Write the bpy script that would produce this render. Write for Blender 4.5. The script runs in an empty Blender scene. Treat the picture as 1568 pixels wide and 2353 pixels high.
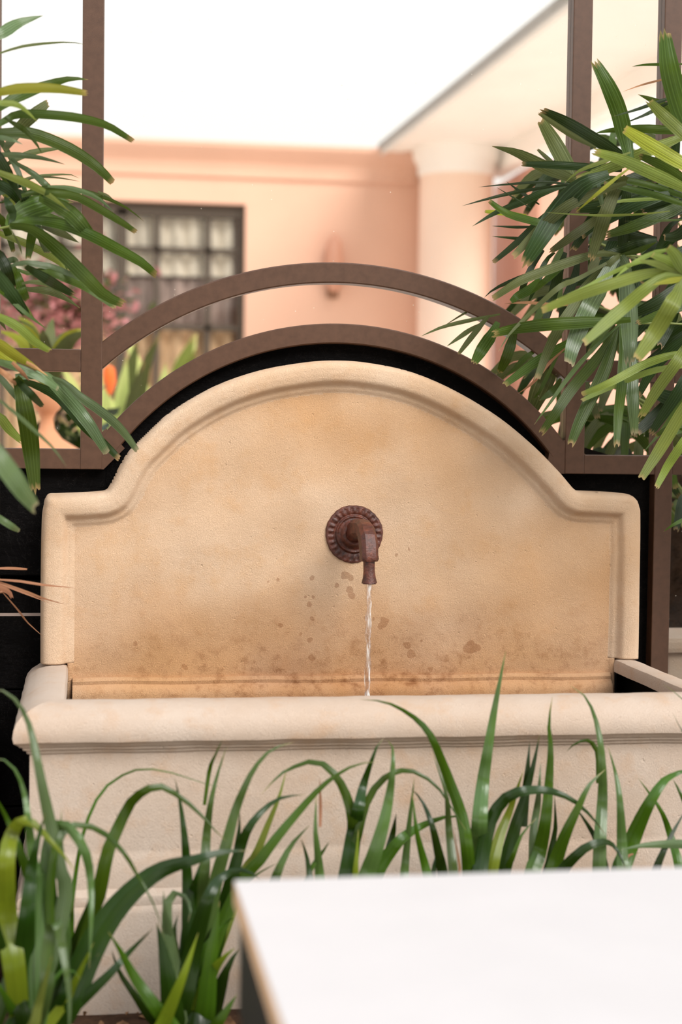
import bpy, bmesh, math, random
import numpy as np
from mathutils import Vector, Matrix
random.seed(7); rng = np.random.default_rng(7)
scene = bpy.context.scene
COL = scene.collection
R = math.radians

# ------------------------------------------------------------------ camera (calibrated from the photo's own straight lines)
W, H, FPX = 1568, 2353, 3739.0
CAM = Vector((-0.5466, -3.3, 1.25))
yaw, pitch, roll = R(9.02), R(-2.62), R(0.74)
FW = Vector((math.sin(yaw)*math.cos(pitch), math.cos(yaw)*math.cos(pitch), math.sin(pitch)))
r0 = Vector((math.cos(yaw), -math.sin(yaw), 0)); u0 = r0.cross(FW)
RT = r0*math.cos(roll) + u0*math.sin(roll); UP = -r0*math.sin(roll) + u0*math.cos(roll)

def at(px, py, y):
    """the point at distance-plane y that the photo shows at pixel px, py"""
    d = FW*FPX + RT*(px-W/2) - UP*(py-H/2)
    return CAM + d*((y-CAM.y)/d.y)
def mpp(y):            # metres per photo pixel at plane y
    return (y-CAM.y)/FPX/math.cos(yaw)

cd = bpy.data.cameras.new('camera'); cam = bpy.data.objects.new('camera', cd); COL.objects.link(cam)
m = Matrix((RT, UP, -FW)).transposed().to_4x4(); m.translation = CAM; cam.matrix_world = m
cd.sensor_fit = 'VERTICAL'; cd.sensor_height = 36.0; cd.sensor_width = 24.0
cd.lens = FPX*36.0/H
cd.clip_start = 0.05; cd.clip_end = 200
cd.dof.use_dof = True; cd.dof.focus_distance = 3.33; cd.dof.aperture_fstop = 2.3; cd.dof.aperture_blades = 9
scene.camera = cam
scene.view_settings.view_transform = 'Standard'; scene.view_settings.look = 'None'
scene.view_settings.gamma = 1.0; scene.view_settings.use_curve_mapping = False
scene.view_settings.exposure = 0.06
scene.cycles.use_denoising = True
scene.cycles.max_bounces = 7; scene.cycles.transparent_max_bounces = 12
scene.cycles.sample_clamp_indirect = 6.0

# ------------------------------------------------------------------ materials
def srgb(r, g, b):
    f = lambda c: (c/255/12.92) if c/255 <= 0.04045 else ((c/255+0.055)/1.055)**2.4
    return (f(r), f(g), f(b), 1.0)
class NT:
    def __init__(s, name):
        s.m = bpy.data.materials.new(name); s.m.use_nodes = True
        s.n = s.m.node_tree.nodes; s.l = s.m.node_tree.links; s.n.clear()
        s.out = s.n.new('ShaderNodeOutputMaterial')
    def new(s, t, **k):
        nd = s.n.new(t)
        for a, v in k.items():
            if a.startswith('i_'):
                key = a[2:]; key = int(key) if key.isdigit() else key.replace('_', ' ')
                s.inp(nd, key, v)
            else: setattr(nd, a, v)
        return nd
    def inp(s, nd, key, v):
        sock = nd.inputs[key]
        if isinstance(v, bpy.types.NodeSocket): s.l.new(v, sock)
        else: sock.default_value = v
    def noise(s, scale, vec=None, detail=4, rough=0.55, dist=0.0):
        nd = s.new('ShaderNodeTexNoise'); nd.inputs['Scale'].default_value = scale
        nd.inputs['Detail'].default_value = detail; nd.inputs['Roughness'].default_value = rough; nd.inputs['Distortion'].default_value = dist
        if vec is not None: s.l.new(vec, nd.inputs['Vector'])
        return nd.outputs['Fac']
    def ramp(s, fac, stops):
        nd = s.new('ShaderNodeValToRGB'); s.l.new(fac, nd.inputs['Fac'])
        e = nd.color_ramp.elements
        while len(e) < len(stops): e.new(0.5)
        for el, (p, c) in zip(e, stops):
            el.position = p; el.color = c if len(c) == 4 else (*c, 1)
        return nd.outputs['Color']
    def mix(s, fac, a, b, mode='MIX'):
        nd = s.new('ShaderNodeMix', data_type='RGBA', blend_type=mode)
        for k, v in ((0, fac), (6, a), (7, b)): s.inp(nd, k, v)
        return nd.outputs[2]
    def math(s, op, a, b=0.0, c=None, clamp=False):
        nd = s.new('ShaderNodeMath', operation=op, use_clamp=clamp)
        s.inp(nd, 0, a); s.inp(nd, 1, b)
        if c is not None: s.inp(nd, 2, c)
        return nd.outputs[0]
    def maprange(s, v, a, b, c=0.0, d=1.0):
        nd = s.new('ShaderNodeMapRange'); s.l.new(v, nd.inputs[0])
        for i, x in enumerate((a, b, c, d)): nd.inputs[i+1].default_value = x
        return nd.outputs[0]
    def pos(s):
        return s.new('ShaderNodeNewGeometry').outputs['Position']
    def objco(s): return s.new('ShaderNodeTexCoord').outputs['Object']
    def scale(s, vec, xyz):
        nd = s.new('ShaderNodeMapping'); s.l.new(vec, nd.inputs['Vector']); nd.inputs['Scale'].default_value = xyz
        return nd.outputs['Vector']
    def bump(s, h, strength=0.3, dist=0.01):
        nd = s.new('ShaderNodeBump'); s.l.new(h, nd.inputs['Height'])
        nd.inputs['Strength'].default_value = strength; nd.inputs['Distance'].default_value = dist
        return nd.outputs['Normal']
    def bsdf(s, color, rough=0.6, normal=None, spec=0.5, metallic=0.0, **k):
        nd = s.new('ShaderNodeBsdfPrincipled')
        s.inp(nd, 'Base Color', color); s.inp(nd, 'Roughness', rough); s.inp(nd, 'Metallic', metallic)
        s.inp(nd, 'Specular IOR Level', spec)
        if normal is not None: s.l.new(normal, nd.inputs['Normal'])
        for a, v in k.items(): s.inp(nd, a.replace('_', ' '), v)
        return nd.outputs[0]
    def done(s, sh):
        s.l.new(sh, s.out.inputs['Surface']); return s.m

def simple(name, col, rough=0.6, spec=0.5, bump=None, var=0.0, vscale=6.0, metallic=0.0):
    t = NT(name); c = col
    if var:
        n = t.noise(vscale, t.pos())
        dark = tuple(x*(1-var) for x in col[:3])+(1,); lite = tuple(min(1, x*(1+var)) for x in col[:3])+(1,)
        c = t.ramp(n, [(0.3, dark), (0.7, lite)])
    nrm = t.bump(t.noise(bump[0], t.pos(), 6), bump[1], bump[2]) if bump else None
    return t.done(t.bsdf(c, rough, nrm, spec, metallic))

SPLASH = [(q.x, q.z, r*.00092) for q, r in ((at(px, py, .0245), r) for px, py, r in ((718, 1328, 6), (775, 1346, 6), (793, 1321, 10), (806, 1328, 8), (804, 1355, 8), (809, 1368, 9), (711, 1391, 6), (702, 1373, 3), (720, 1373, 3), (717, 1423, 5), (645, 1436, 6), (883, 1430, 11), (876, 1438, 8), (937, 1484, 9), (717, 1511, 8), (945, 1503, 10), (1085, 1488, 15), (1096, 1489, 11), (1072, 1491, 9), (425, 1535, 7), (312, 1480, 6), (640, 1333, 4), (617, 1336, 3), (690, 1458, 4), (712, 1470, 5), (990, 1538, 6), (842, 1419, 5), (860, 1423, 4), (970, 1470, 3), (912, 1275, 4), (940, 1262, 3)))]
def stone(name, base, lite, ochre, stains=False):
    t = NT(name); p = t.pos()
    n1 = t.noise(3.2, p, 5, 0.6); n2 = t.noise(17, p, 5, 0.65); n3 = t.noise(420, t.scale(p, (1.3, 1, 0.8)), 3, 0.7, 0.8)
    c = t.mix(t.ramp(n1, [(0.36, (0, 0, 0)), (0.66, (1, 1, 1))]), base, lite)
    c = t.mix(t.ramp(n2, [(0.52, (0, 0, 0)), (0.78, (.55, .55, .55))]), c, ochre)
    if stains:
        sx = t.new('ShaderNodeSeparateXYZ'); t.l.new(p, sx.inputs[0]); x, z = sx.outputs[0], sx.outputs[2]
        # damp ochre wash that spreads up from the water line, strongest below the spout
        edge = t.math('ADD', z, t.math('MULTIPLY', t.noise(7, p, 6, 0.65), 0.26))
        wash = t.maprange(edge, 0.84, 1.10, 1.0, 0.0)
        side = t.maprange(t.math('ABSOLUTE', t.math('SUBTRACT', x, 0.06)), 0.15, 0.62, 1.0, 0.45)
        wash = t.math('MULTIPLY', wash, side, clamp=True)
        c = t.mix(t.math('MULTIPLY', wash, 0.85), c, srgb(170, 116, 70))
        broad = t.ramp(t.noise(1.7, t.scale(p, (1, 1, 1.6)), 3), [(0.44, (0, 0, 0)), (0.66, (.6, .6, .6))])
        c = t.mix(broad, c, srgb(198, 148, 96))
        grime = t.math('MULTIPLY', t.ramp(t.noise(34, p, 8, 0.75), [(0.5, (0, 0, 0)), (0.68, (1, 1, 1))]), t.maprange(edge, 0.88, 1.03, .9, 0.0))
        c = t.mix(t.math('MULTIPLY', t.math('MULTIPLY', grime, side), 0.85), c, srgb(126, 76, 42))
        # dried splash spots
        dv = t.new('ShaderNodeVectorMath', operation='ADD'); t.l.new(p, dv.inputs[0])
        nz = t.new('ShaderNodeTexNoise'); nz.inputs['Scale'].default_value = 60; t.l.new(p, nz.inputs['Vector'])
        sc = t.new('ShaderNodeVectorMath', operation='SCALE'); t.l.new(nz.outputs['Color'], sc.inputs[0]); sc.inputs['Scale'].default_value = 0.012
        t.l.new(sc.outputs[0], dv.inputs[1])
        acc = None
        sv = t.new('ShaderNodeSeparateXYZ'); t.l.new(dv.outputs[0], sv.inputs[0])
        for sx_, sz_, sr in SPLASH:
            dx = t.math('SUBTRACT', sv.outputs[0], sx_+.006); dz_ = t.math('SUBTRACT', sv.outputs[2], sz_+.006)
            dd = t.math('ADD', t.math('MULTIPLY', dx, dx), t.math('MULTIPLY', dz_, dz_))
            k_ = t.math('LESS_THAN', dd, sr*sr)
            acc = k_ if acc is None else t.math('MAXIMUM', acc, k_)
        c = t.mix(t.math('MULTIPLY', acc, 0.42), c, srgb(136, 82, 42))
    pits = t.ramp(t.noise(95, p, 2, 0.5), [(0.2, (0, 0, 0)), (0.3, (1, 1, 1))])
    hgt = t.math('ADD', t.math('MULTIPLY', n3, 0.5), t.math('ADD', t.math('MULTIPLY', n2, 0.6), t.math('MULTIPLY', pits, 0.25)))
    return t.done(t.bsdf(c, 0.78, t.bump(hgt, 0.8, 0.007), 0.2))

def leaf_mat(name, col, under, tip, sheen=0.35, trans=0.28, ribs=7, ribdark=0.55, spec=0.3):
    t = NT(name)
    uv = t.new('ShaderNodeUVMap').outputs[0]
    sx = t.new('ShaderNodeSeparateXYZ'); t.l.new(uv, sx.inputs[0]); u, v = sx.outputs[0], sx.outputs[1]
    wv = t.math('SINE', t.math('MULTIPLY', u, ribs*2*math.pi))
    fine = t.math('SINE', t.math('MULTIPLY', u, ribs*9*math.pi))
    st = t.math('ADD', t.math('MULTIPLY', wv, 0.35), t.math('MULTIPLY', fine, 0.12))
    f = t.maprange(st, -0.5, 0.5, 0.0, 1.0)
    dark = tuple(x*ribdark for x in col[:3])+(1,)
    c = t.mix(f, dark, col)
    if ribs == 7:   # pale lines along the folds of a palm leaflet
        ln = t.math('POWER', t.math('MAXIMUM', t.math('COSINE', t.math('MULTIPLY', u, 10*math.pi)), 0.0), 7.0)
        c = t.mix(t.math('MULTIPLY', ln, 0.55), c, tuple(min(1, x*2.0+.035) for x in col[:3])+(1,))
    n = t.noise(9, t.pos(), 4)
    c = t.mix(t.ramp(n, [(0.4, (0, 0, 0)), (0.7, (.55, .55, .55))]), c, under)
    oi = t.new('ShaderNodeObjectInfo').outputs['Random']
    hs = t.new('ShaderNodeHueSaturation'); t.l.new(c, hs.inputs['Color']); t.l.new(t.maprange(oi, 0, 1, 0.72, 1.3), hs.inputs['Value']); t.l.new(t.maprange(oi, 0, 1, .485, .51), hs.inputs['Hue'])
    c = hs.outputs[0]
    tipf = t.math('ADD', v, t.math('MULTIPLY', t.noise(40, t.pos(), 3), 0.05))
    c = t.mix(t.maprange(tipf, 0.985, 1.035, 0.0, 0.85), c, tip)
    nrm = t.bump(st, 0.25, 0.002)
    p = t.bsdf(c, sheen, nrm, spec)
    tr = t.new('ShaderNodeBsdfTranslucent'); t.l.new(t.mix(0.5, c, tuple(min(1, x*1.5) for x in under[:3])+(1,)), tr.inputs['Color'])
    ms = t.new('ShaderNodeMixShader'); ms.inputs[0].default_value = trans
    t.l.new(p, ms.inputs[1]); t.l.new(tr.outputs[0], ms.inputs[2])
    return t.done(ms.outputs[0])

TIP = srgb(176, 140, 96)
M = {}
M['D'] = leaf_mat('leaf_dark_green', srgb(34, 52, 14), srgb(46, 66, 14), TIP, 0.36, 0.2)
M['M'] = leaf_mat('leaf_green', srgb(60, 82, 20), srgb(78, 98, 22), TIP, 0.36)
M['L'] = leaf_mat('leaf_light_green', srgb(116, 132, 58), srgb(130, 142, 52), TIP, 0.38)
M['Y'] = leaf_mat('leaf_yellow_green', srgb(142, 148, 44), srgb(158, 156, 48), TIP, 0.4)
M['P'] = leaf_mat('leaf_blue_green', srgb(84, 104, 66), srgb(94, 112, 62), srgb(170, 150, 118), 0.24, 0.2, spec=.5)
M['G'] = leaf_mat('leaf_grey_green', srgb(84, 92, 50), srgb(94, 100, 50), TIP, 0.45)  # also the dulled colour of leaves reflected in the mirror
M['B'] = leaf_mat('leaf_dry_brown', srgb(164, 118, 84), srgb(180, 132, 92), srgb(120, 80, 60), 0.6, 0.15, ribdark=0.8)
M['S'] = leaf_mat('strap_leaf_green', srgb(56, 86, 14), srgb(74, 102, 18), srgb(190, 170, 110), 0.25, 0.24, 3, 0.85, .5)
M['K'] = leaf_mat('strap_leaf_deep_green', srgb(30, 54, 8), srgb(42, 66, 10), srgb(150, 130, 80), 0.25, 0.22, 3, 0.85, .5)
M['V'] = leaf_mat('strap_leaf_silvery', srgb(74, 98, 48), srgb(78, 102, 46), srgb(190, 170, 110), 0.2, 0.22, 3, 0.9, .6)
M['Z'] = leaf_mat('strap_leaf_lime', srgb(108, 128, 26), srgb(128, 140, 36), srgb(200, 180, 110), 0.3, 0.3, 3, 0.88, .4)
PANEL = stone('cast_stone_panel', srgb(211, 176, 142), srgb(219, 188, 158), srgb(207, 160, 112), True)
BORDER = stone('cast_stone_border', srgb(211, 175, 140), srgb(222, 194, 166), srgb(202, 154, 108))
BASIN = stone('cast_stone_basin', srgb(195, 171, 150), srgb(204, 185, 168), srgb(196, 155, 118))
def metal_mat():
    t = NT('dark_bronze_paint')
    n = t.noise(60, t.pos(), 3)
    nrm = t.bump(t.noise(900, t.pos(), 2), 0.08, 0.001)
    return t.done(t.bsdf(t.ramp(n, [(0.3, srgb(76, 52, 37)), (0.7, srgb(86, 60, 44))]), 0.4, nrm, 0.42))
METAL = metal_mat()
def rust_mat():
    t = NT('rusty_iron'); p = t.pos()
    a = t.noise(70, p, 6, 0.7); b = t.noise(260, p, 4, 0.6)
    c = t.ramp(a, [(0.25, srgb(30, 15, 10)), (0.48, srgb(76, 36, 23)), (0.64, srgb(100, 50, 34)), (0.8, srgb(136, 74, 34))])
    c = t.mix(t.ramp(b, [(0.62, (0, 0, 0)), (0.75, (.8, .8, .8))]), c, srgb(116, 82, 54))
    return t.done(t.bsdf(c, 0.42, t.bump(t.math('ADD', a, t.math('MULTIPLY', b, .4)), 0.5, 0.004), 0.5))
RUST = rust_mat()
def slate_mat():
    t = NT('black_slate'); p = t.pos()
    c = t.ramp(t.noise(9, p, 6, .7), [(0.35, srgb(7, 6, 6)), (0.7, srgb(14, 12, 11))])
    veins = t.ramp(t.noise(5, p, 6, .8, 2.5), [(0.495, (0, 0, 0)), (0.5, (.8, .8, .8)), (0.505, (0, 0, 0))])
    c = t.mix(t.math('MULTIPLY', veins, .5), c, srgb(60, 56, 54))
    return t.done(t.bsdf(c, 0.62, t.bump(t.noise(14, t.scale(p, (1, 1, 2.5)), 8, .7), 0.6, 0.01), 0.06))
SLATE = slate_mat()
BLACK = simple('black_paint', srgb(5, 5, 5), 0.8, 0.05)
def glass_mat(name, dust=True, refl=1.0):
    t = NT(name)
    tr = t.new('ShaderNodeBsdfTransparent'); tr.inputs[0].default_value = (0.97, 0.965, 0.95, 1)
    gl = t.new('ShaderNodeBsdfGlossy'); gl.inputs['Roughness'].default_value = 0.02
    fr = t.new('ShaderNodeFresnel'); fr.inputs[0].default_value = 1.25
    ms = t.new('ShaderNodeMixShader'); t.l.new(t.math('MULTIPLY', fr.outputs[0], refl), ms.inputs[0])
    t.l.new(tr.outputs[0], ms.inputs[1]); t.l.new(gl.outputs[0], ms.inputs[2])
    sh = ms.outputs[0]
    if dust:
        vo = t.new('ShaderNodeTexVoronoi'); vo.inputs['Scale'].default_value = 75; t.l.new(t.pos(), vo.inputs['Vector'])
        sep = t.new('ShaderNodeSeparateColor'); t.l.new(vo.outputs['Color'], sep.inputs[0])
        spot = t.math('LESS_THAN', vo.outputs['Distance'], t.maprange(sep.outputs[0], 0.72, 1.0, 0.0, 0.085))
        df = t.new('ShaderNodeBsdfDiffuse'); df.inputs[0].default_value = srgb(235, 222, 205)
        m2 = t.new('ShaderNodeMixShader'); t.l.new(t.math('MULTIPLY', spot, 0.55), m2.inputs[0])
        t.l.new(sh, m2.inputs[1]); t.l.new(df.outputs[0], m2.inputs[2]); sh = m2.outputs[0]
    return t.done(sh)
GLASS = glass_mat('dusty_mirror_glass', True, 0.6)  # clear dusty glass standing in for the mirror panes
def water_mat():
    t = NT('falling_water'); p = t.pos()
    n = t.noise(70, t.scale(p, (1.6, 1, 0.28)), 3, .6)
    tr = t.new('ShaderNodeBsdfTransparent'); tr.inputs[0].default_value = (0.95, 0.9, 0.85, 1)
    gl = t.new('ShaderNodeBsdfGlossy'); gl.inputs['Roughness'].default_value = 0.12
    df = t.new('ShaderNodeBsdfDiffuse'); df.inputs[0].default_value = (.95, .93, .9, 1)
    m1 = t.new('ShaderNodeMixShader'); m1.inputs[0].default_value = 0.14
    t.l.new(tr.outputs[0], m1.inputs[1]); t.l.new(gl.outputs[0], m1.inputs[2])
    m2 = t.new('ShaderNodeMixShader'); t.l.new(t.ramp(n, [(0.52, (.03, .03, .03)), (0.66, (.8, .8, .8))]), m2.inputs[0])  # white streaks paint the stream's highlights into its colour
    t.l.new(m1.outputs[0], m2.inputs[1]); t.l.new(df.outputs[0], m2.inputs[2])
    return t.done(m2.outputs[0])
WATER = water_mat()
def pool_mat():
    t = NT('pool_water')
    nrm = t.bump(t.noise(14, t.pos(), 3), 0.3, 0.02)
    return t.done(t.bsdf(srgb(46, 36, 24), 0.05, nrm, 0.5))
POOL = pool_mat()
PINK = simple('pink_stucco', srgb(224, 180, 156), 0.85, 0.2, (40, .25, .01), .05, 1.3)
COLPINK = simple('lit_pink_stucco', srgb(246, 218, 198), 0.85, 0.2, (40, .25, .01), .03, 1.3)  # pink stucco made lighter: stronger light on the column put into the colour
CREAM = simple('cream_painted_plaster', srgb(252, 246, 238), 0.8, 0.2, None, .03, 2)
ROSE = simple('rose_stucco', srgb(222, 172, 152), 0.85, 0.2, None, .05, 1.5)
PAVE = simple('pale_courtyard_paving', srgb(240, 233, 222), 0.8, 0.2, (20, .2, .01), .1, 2)
WINFR = simple('dark_window_paint', srgb(76, 66, 56), 0.6, 0.3)
TERRA = simple('terracotta', srgb(190, 120, 84), 0.75, 0.25, (60, .3, .01), .12, 8)
TABLE = simple('pale_table_stone', srgb(196, 190, 187), 0.5, 0.3, None, .02, 9)
EDGE = simple('raw_table_edge', srgb(206, 168, 132), 0.7, 0.2, None, .08, 20)
SOIL = simple('dark_soil', srgb(70, 50, 36), 0.95, 0.1, (60, .8, .03), .35, 25)
STEEL = simple('black_steel', srgb(18, 17, 17), 0.5, 0.4)
BARK = simple('rough_bark', srgb(60, 44, 32), 0.95, 0.1, (30, 1, .05), .5, 20)

# ------------------------------------------------------------------ object helpers
def obj(name, verts, faces, mat, parent=None, smooth=True, uvs=None):
    me = bpy.data.meshes.new(name); me.from_pydata([tuple(v) for v in verts], [], faces); me.update()
    if smooth: me.polygons.foreach_set('use_smooth', [True]*len(me.polygons))
    if uvs is not None:
        l = me.uv_layers.new(name='UVMap')
        for lp in me.loops: l.data[lp.index].uv = uvs[lp.vertex_index]
    for mm in (mat if isinstance(mat, (list, tuple)) else [mat]): me.materials.append(mm)
    o = bpy.data.objects.new(name, me); COL.objects.link(o)
    if parent is not None:
        o.parent = parent; o.matrix_parent_inverse = Matrix.Translation(parent.location).inverted()
    return o
def thing(name, label, cat, loc=(0, 0, 0), group=None):
    o = bpy.data.objects.new(name, None); COL.objects.link(o); o.location = loc; o.empty_display_size = .1
    return tag(o, label, cat, group)
def tag(o, label, cat, group=None, kind=None):
    o['label'] = label; o['category'] = cat
    if group: o['group'] = group
    if kind: o['kind'] = kind
    return o
def struct(o, label=None, cat=None):
    o['kind'] = 'structure'
    if label: o['label'] = label
    if cat: o['category'] = cat
    return o
class MB:
    def __init__(s): s.v = []; s.f = []
    def add(s, v, f):
        b = len(s.v); s.v += [Vector(x) for x in v]; s.f += [tuple(i+b for i in q) for q in f]; return s
    def box(s, a, b, bev=0.0):
        bm = bmesh.new(); bmesh.ops.create_cube(bm, size=1)
        for v in bm.verts: v.co = Vector([(a[i]+b[i])/2 + v.co[i]*(b[i]-a[i]) for i in range(3)])
        if bev: bmesh.ops.bevel(bm, geom=bm.edges[:], offset=bev, segments=2, profile=.6, affect='EDGES')
        bm.verts.index_update(); s.add([v.co.copy() for v in bm.verts], [[v.index for v in f.verts] for f in bm.faces]); bm.free(); return s
    def lathe(s, prof, n=40, center=(0, 0, 0), axis='Z'):
        c = Vector(center); v = []; f = []
        for r, h in prof:
            for k in range(n):
                a = 2*math.pi*k/n
                v.append(c+(Vector((r*math.cos(a), r*math.sin(a), h)) if axis == 'Z' else Vector((r*math.cos(a), -h, r*math.sin(a)))))
        for i in range(len(prof)-1):
            for k in range(n):
                f.append((i*n+k, i*n+(k+1) % n, (i+1)*n+(k+1) % n, (i+1)*n+k))
        f.append(tuple(range(n-1, -1, -1))); f.append(tuple((len(prof)-1)*n+k for k in range(n)))
        return s.add(v, f)
    def tube(s, pts, rad, n=10):
        pts = [Vector(p) for p in pts]; v = []; f = []
        for i, p in enumerate(pts):
            t = (pts[min(i+1, len(pts)-1)]-pts[max(i-1, 0)]).normalized()
            a = t.cross(Vector((0, 1, 0.13))).normalized(); b = t.cross(a)
            r = rad[i] if isinstance(rad, (list, tuple)) else rad
            for k in range(n):
                q = 2*math.pi*k/n; v.append(p+a*math.cos(q)*r+b*math.sin(q)*r)
        for i in range(len(pts)-1):
            for k in range(n): f.append((i*n+k, i*n+(k+1) % n, (i+1)*n+(k+1) % n, (i+1)*n+k))
        f.append(tuple(range(n-1, -1, -1))); f.append(tuple((len(pts)-1)*n+k for k in range(n)))
        return s.add(v, f)
    def prism(s, poly, y0, y1):
        """a closed x,z outline given depth from y0 to y1"""
        n = len(poly); v = [(x, y0, z) for x, z in poly]+[(x, y1, z) for x, z in poly]
        f = [tuple(range(n)), tuple(range(2*n-1, n-1, -1))]+[(i, i+n, (i+1) % n+n, (i+1) % n) for i in range(n)]
        return s.add(v, f)
    def build(s, name, mat, parent=None, smooth=False):
        o = obj(name, s.v, s.f, mat, parent, smooth)
        if smooth:
            bm = bmesh.new(); bm.from_mesh(o.data); bmesh.ops.recalc_face_normals(bm, faces=bm.faces)
            for e in bm.edges:
                if len(e.link_faces) == 2 and e.calc_face_angle(0) > R(38): e.smooth = False
            bm.to_mesh(o.data); bm.free()
        return o
def catmull(P, n):
    P = [Vector(p) for p in P]
    if len(P) == 2: return [P[0].lerp(P[1], i/n) for i in range(n+1)]
    Q = [P[0]*2-P[1]]+P+[P[-1]*2-P[-2]]
    d = [0.0]
    for i in range(1, len(P)): d.append(d[-1]+max(1e-6, (P[i]-P[i-1]).length))
    out = []
    for k in range(n+1):
        s = d[-1]*k/n; i = 0
        while i < len(P)-2 and d[i+1] < s: i += 1
        t = (s-d[i])/(d[i+1]-d[i]); a, b, c, e = Q[i], Q[i+1], Q[i+2], Q[i+3]
        out.append(0.5*((2*b)+(c-a)*t+(2*a-5*b+4*c-e)*t*t+(3*b-a-3*c+e)*t**3))
    return out

# ------------------------------------------------------------------ leaves
def blade(pts, width, style, mat, parent, name='leaf', twist=None, fold=0.16, n=None, stalk=None):
    """one leaf: pts run from base to tip in the world, width in metres at its widest. style: s strap, r blunt ragged leaflet, p pointed leaflet"""
    L = sum((Vector(pts[i+1])-Vector(pts[i])).length for i in range(len(pts)-1))
    n = n or max(8, min(26, int(L/0.02)))
    C = catmull(pts, n)
    if twist is None: twist = random.uniform(-0.5, 0.5)
    cols = 5 if style == 's' else 7
    verts, faces, uvs = [], [], []
    ragged = [random.uniform(0, 1) for _ in range(cols)]
    prev = None
    for i, p in enumerate(C):
        t = i/n
        tan = (C[min(i+1, n)]-C[max(i-1, 0)]).normalized()
        view = (p-CAM).normalized()
        side = tan.cross(view)
        if side.length < 1e-4: side = prev or Vector((1, 0, 0))
        side.normalize()
        if prev is not None:
            if side.dot(prev) < 0: side = -side
            side = (side+prev*0.6).normalized()
        prev = side
        nor = side.cross(tan).normalized()
        a = twist*(0.6+0.4*math.sin(3*t+twist*9))
        sd = side*math.cos(a)+nor*math.sin(a); nr = sd.cross(tan).normalized()
        if style == 's': w = 1.2*(min(1.0, 0.8+0.6*t)*(1-max(0, (t-0.34)/0.66)**1.55)+0.012)
        elif style == 'r': w = 1.04*min(1.0, 0.42+1.6*t)*(1-0.42*max(0, (t-0.62)/0.38)**1.6)
        else: w = min(1.0, 0.35+1.5*t)*(1-max(0, (t-0.4)/0.6)**1.8)+0.03
        w *= width/2/math.cos(min(1.0, abs(a)))
        for k in range(cols):
            q = -1+2*k/(cols-1)
            if style == 's': off = -fold*w*(1-abs(q))*1.6
            else: off = fold*w*(0.9*abs(q)+0.28*(1 if k % 2 else -1))
            v = p+sd*(w*q)+nr*off
            if i == n and style == 'r': v = v+tan*(width*(0.05+0.5*ragged[k]*(1 if k % 2 else .3)))
            verts.append(v); uvs.append((k/(cols-1), t))
    for i in range(n):
        for k in range(cols-1):
            b = i*cols+k; faces.append((b, b+1, b+cols+1, b+cols))
    if stalk is not None:   # thin leaf stalk back to the stem
        a, b = Vector(stalk), Vector(pts[0]); tb = MB().tube(catmull([a, (a+b)/2+Vector((0, 0, .035)), b+(Vector(pts[1])-b)*.06], 8), .0019, 6); k = len(verts)
        verts += tb.v; faces += [tuple(i+k for i in q) for q in tb.f]; uvs += [(.5, .1)]*len(tb.v)
    return obj(name, verts, faces, mat, parent, True, uvs)
def traced(spec, parent, y_base, y_tip, style, root=None, name='leaf', stem=None):
    """spec: 'tone width x,y x,y ...' from base to tip in photo pixels; the leaf arches through depth from y_base to y_tip"""
    q = spec.split(); tone, w = q[0], float(q[1]); st = style
    if tone[-1] in 'spr' and len(tone) > 1: st = tone[-1]; tone = tone[0]
    pp = [tuple(map(float, a.split(','))) for a in q[2:] if ',' in a]
    dz = [float(a[1:]) for a in q[2:] if a[0] == '@']
    off = dz[0] if dz else 0.0
    k = len(pp)-1; pts = []
    for i, (x, y) in enumerate(pp):
        t = i/k; yy = y_base+(y_tip-y_base)*t+off+0.03*math.sin(math.pi*t)*random.uniform(-1, 1)
        pts.append(at(x, y, yy))
    if root is not None: pts = [Vector(root)]+pts
    wm = w*mpp((y_base+y_tip)/2+off)
    stalk = None
    if stem is not None and not (5 < pp[0][0] < 1566): stalk = (stem[0], stem[1], min(stem[2], pts[0].z-random.uniform(.06, .16)))
    return blade(pts, wm, st, M[tone], parent, name, stalk=stalk)

# ------------------------------------------------------------------ the setting: bed, wall, floor
o = MB().box((-4, -1.25, -.05), (4, 0.16, .25)).build('ground', SOIL); struct(o, 'dark soil bed in front of the fountain', 'soil bed')
o = MB().box((-12, -14, -.1), (14, 14, 0.0)).build('floor', PAVE); struct(o, 'pale paving of the courtyard', 'floor')

# black cladding wall behind the fountain: courses of slate with open joints, arched top under the inner arch
ARCI = ((-0.018, .1), .0)
def arc_pts(cx, cz, r, a0, a1, n): return [(cx+r*math.sin(a), cz+r*math.cos(a)) for a in np.linspace(a0, a1, n)]
def fit(pts):
    A = np.array([[2*x, 2*z, 1] for x, z in pts]); b = np.array([x*x+z*z for x, z in pts])
    s = np.linalg.lstsq(A, b, rcond=None)[0]; return s[0], s[1], math.sqrt(s[2]+s[0]**2+s[1]**2)
OUT = fit([(-.5105, 1.4374), (-.4593, 1.4814), (-.364, 1.5385), (-.2679, 1.577), (-.1462, 1.6048), (-.023, 1.6166), (.1348, 1.6029), (.2543, 1.5704), (.3225, 1.5408), (.3855, 1.5043)])
INN = fit([(-.4749, 1.2903), (-.4109, 1.3443), (-.3215, 1.4054), (-.2322, 1.4534), (-.1273, 1.4784), (-.0213, 1.49), (.0869, 1.4825), (.1879, 1.4581), (.2577, 1.4263), (.3446, 1.376), (.4248, 1.3111), (.4814, 1.2453)])
wb = MB()
zj, zg = at(50, 1412, .128).z, at(50, 1328, .128).z
course = [(0.2, .47), (.474, .716), (.719, zj-.003), (zj+.003, zg-.005), (zg+.005, 1.215)]
for a, b in course: wb.box((-2.2, .128, a), (-.5, .19, b), .003)
wb.box((-2.2, .165, .2), (-.5, .19, 1.2))
ai = arc_pts(INN[0], INN[1], INN[2]-.02, -0.86, 0.86, 40)
ai = [(x, z) for x, z in ai if z > 1.19]
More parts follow.
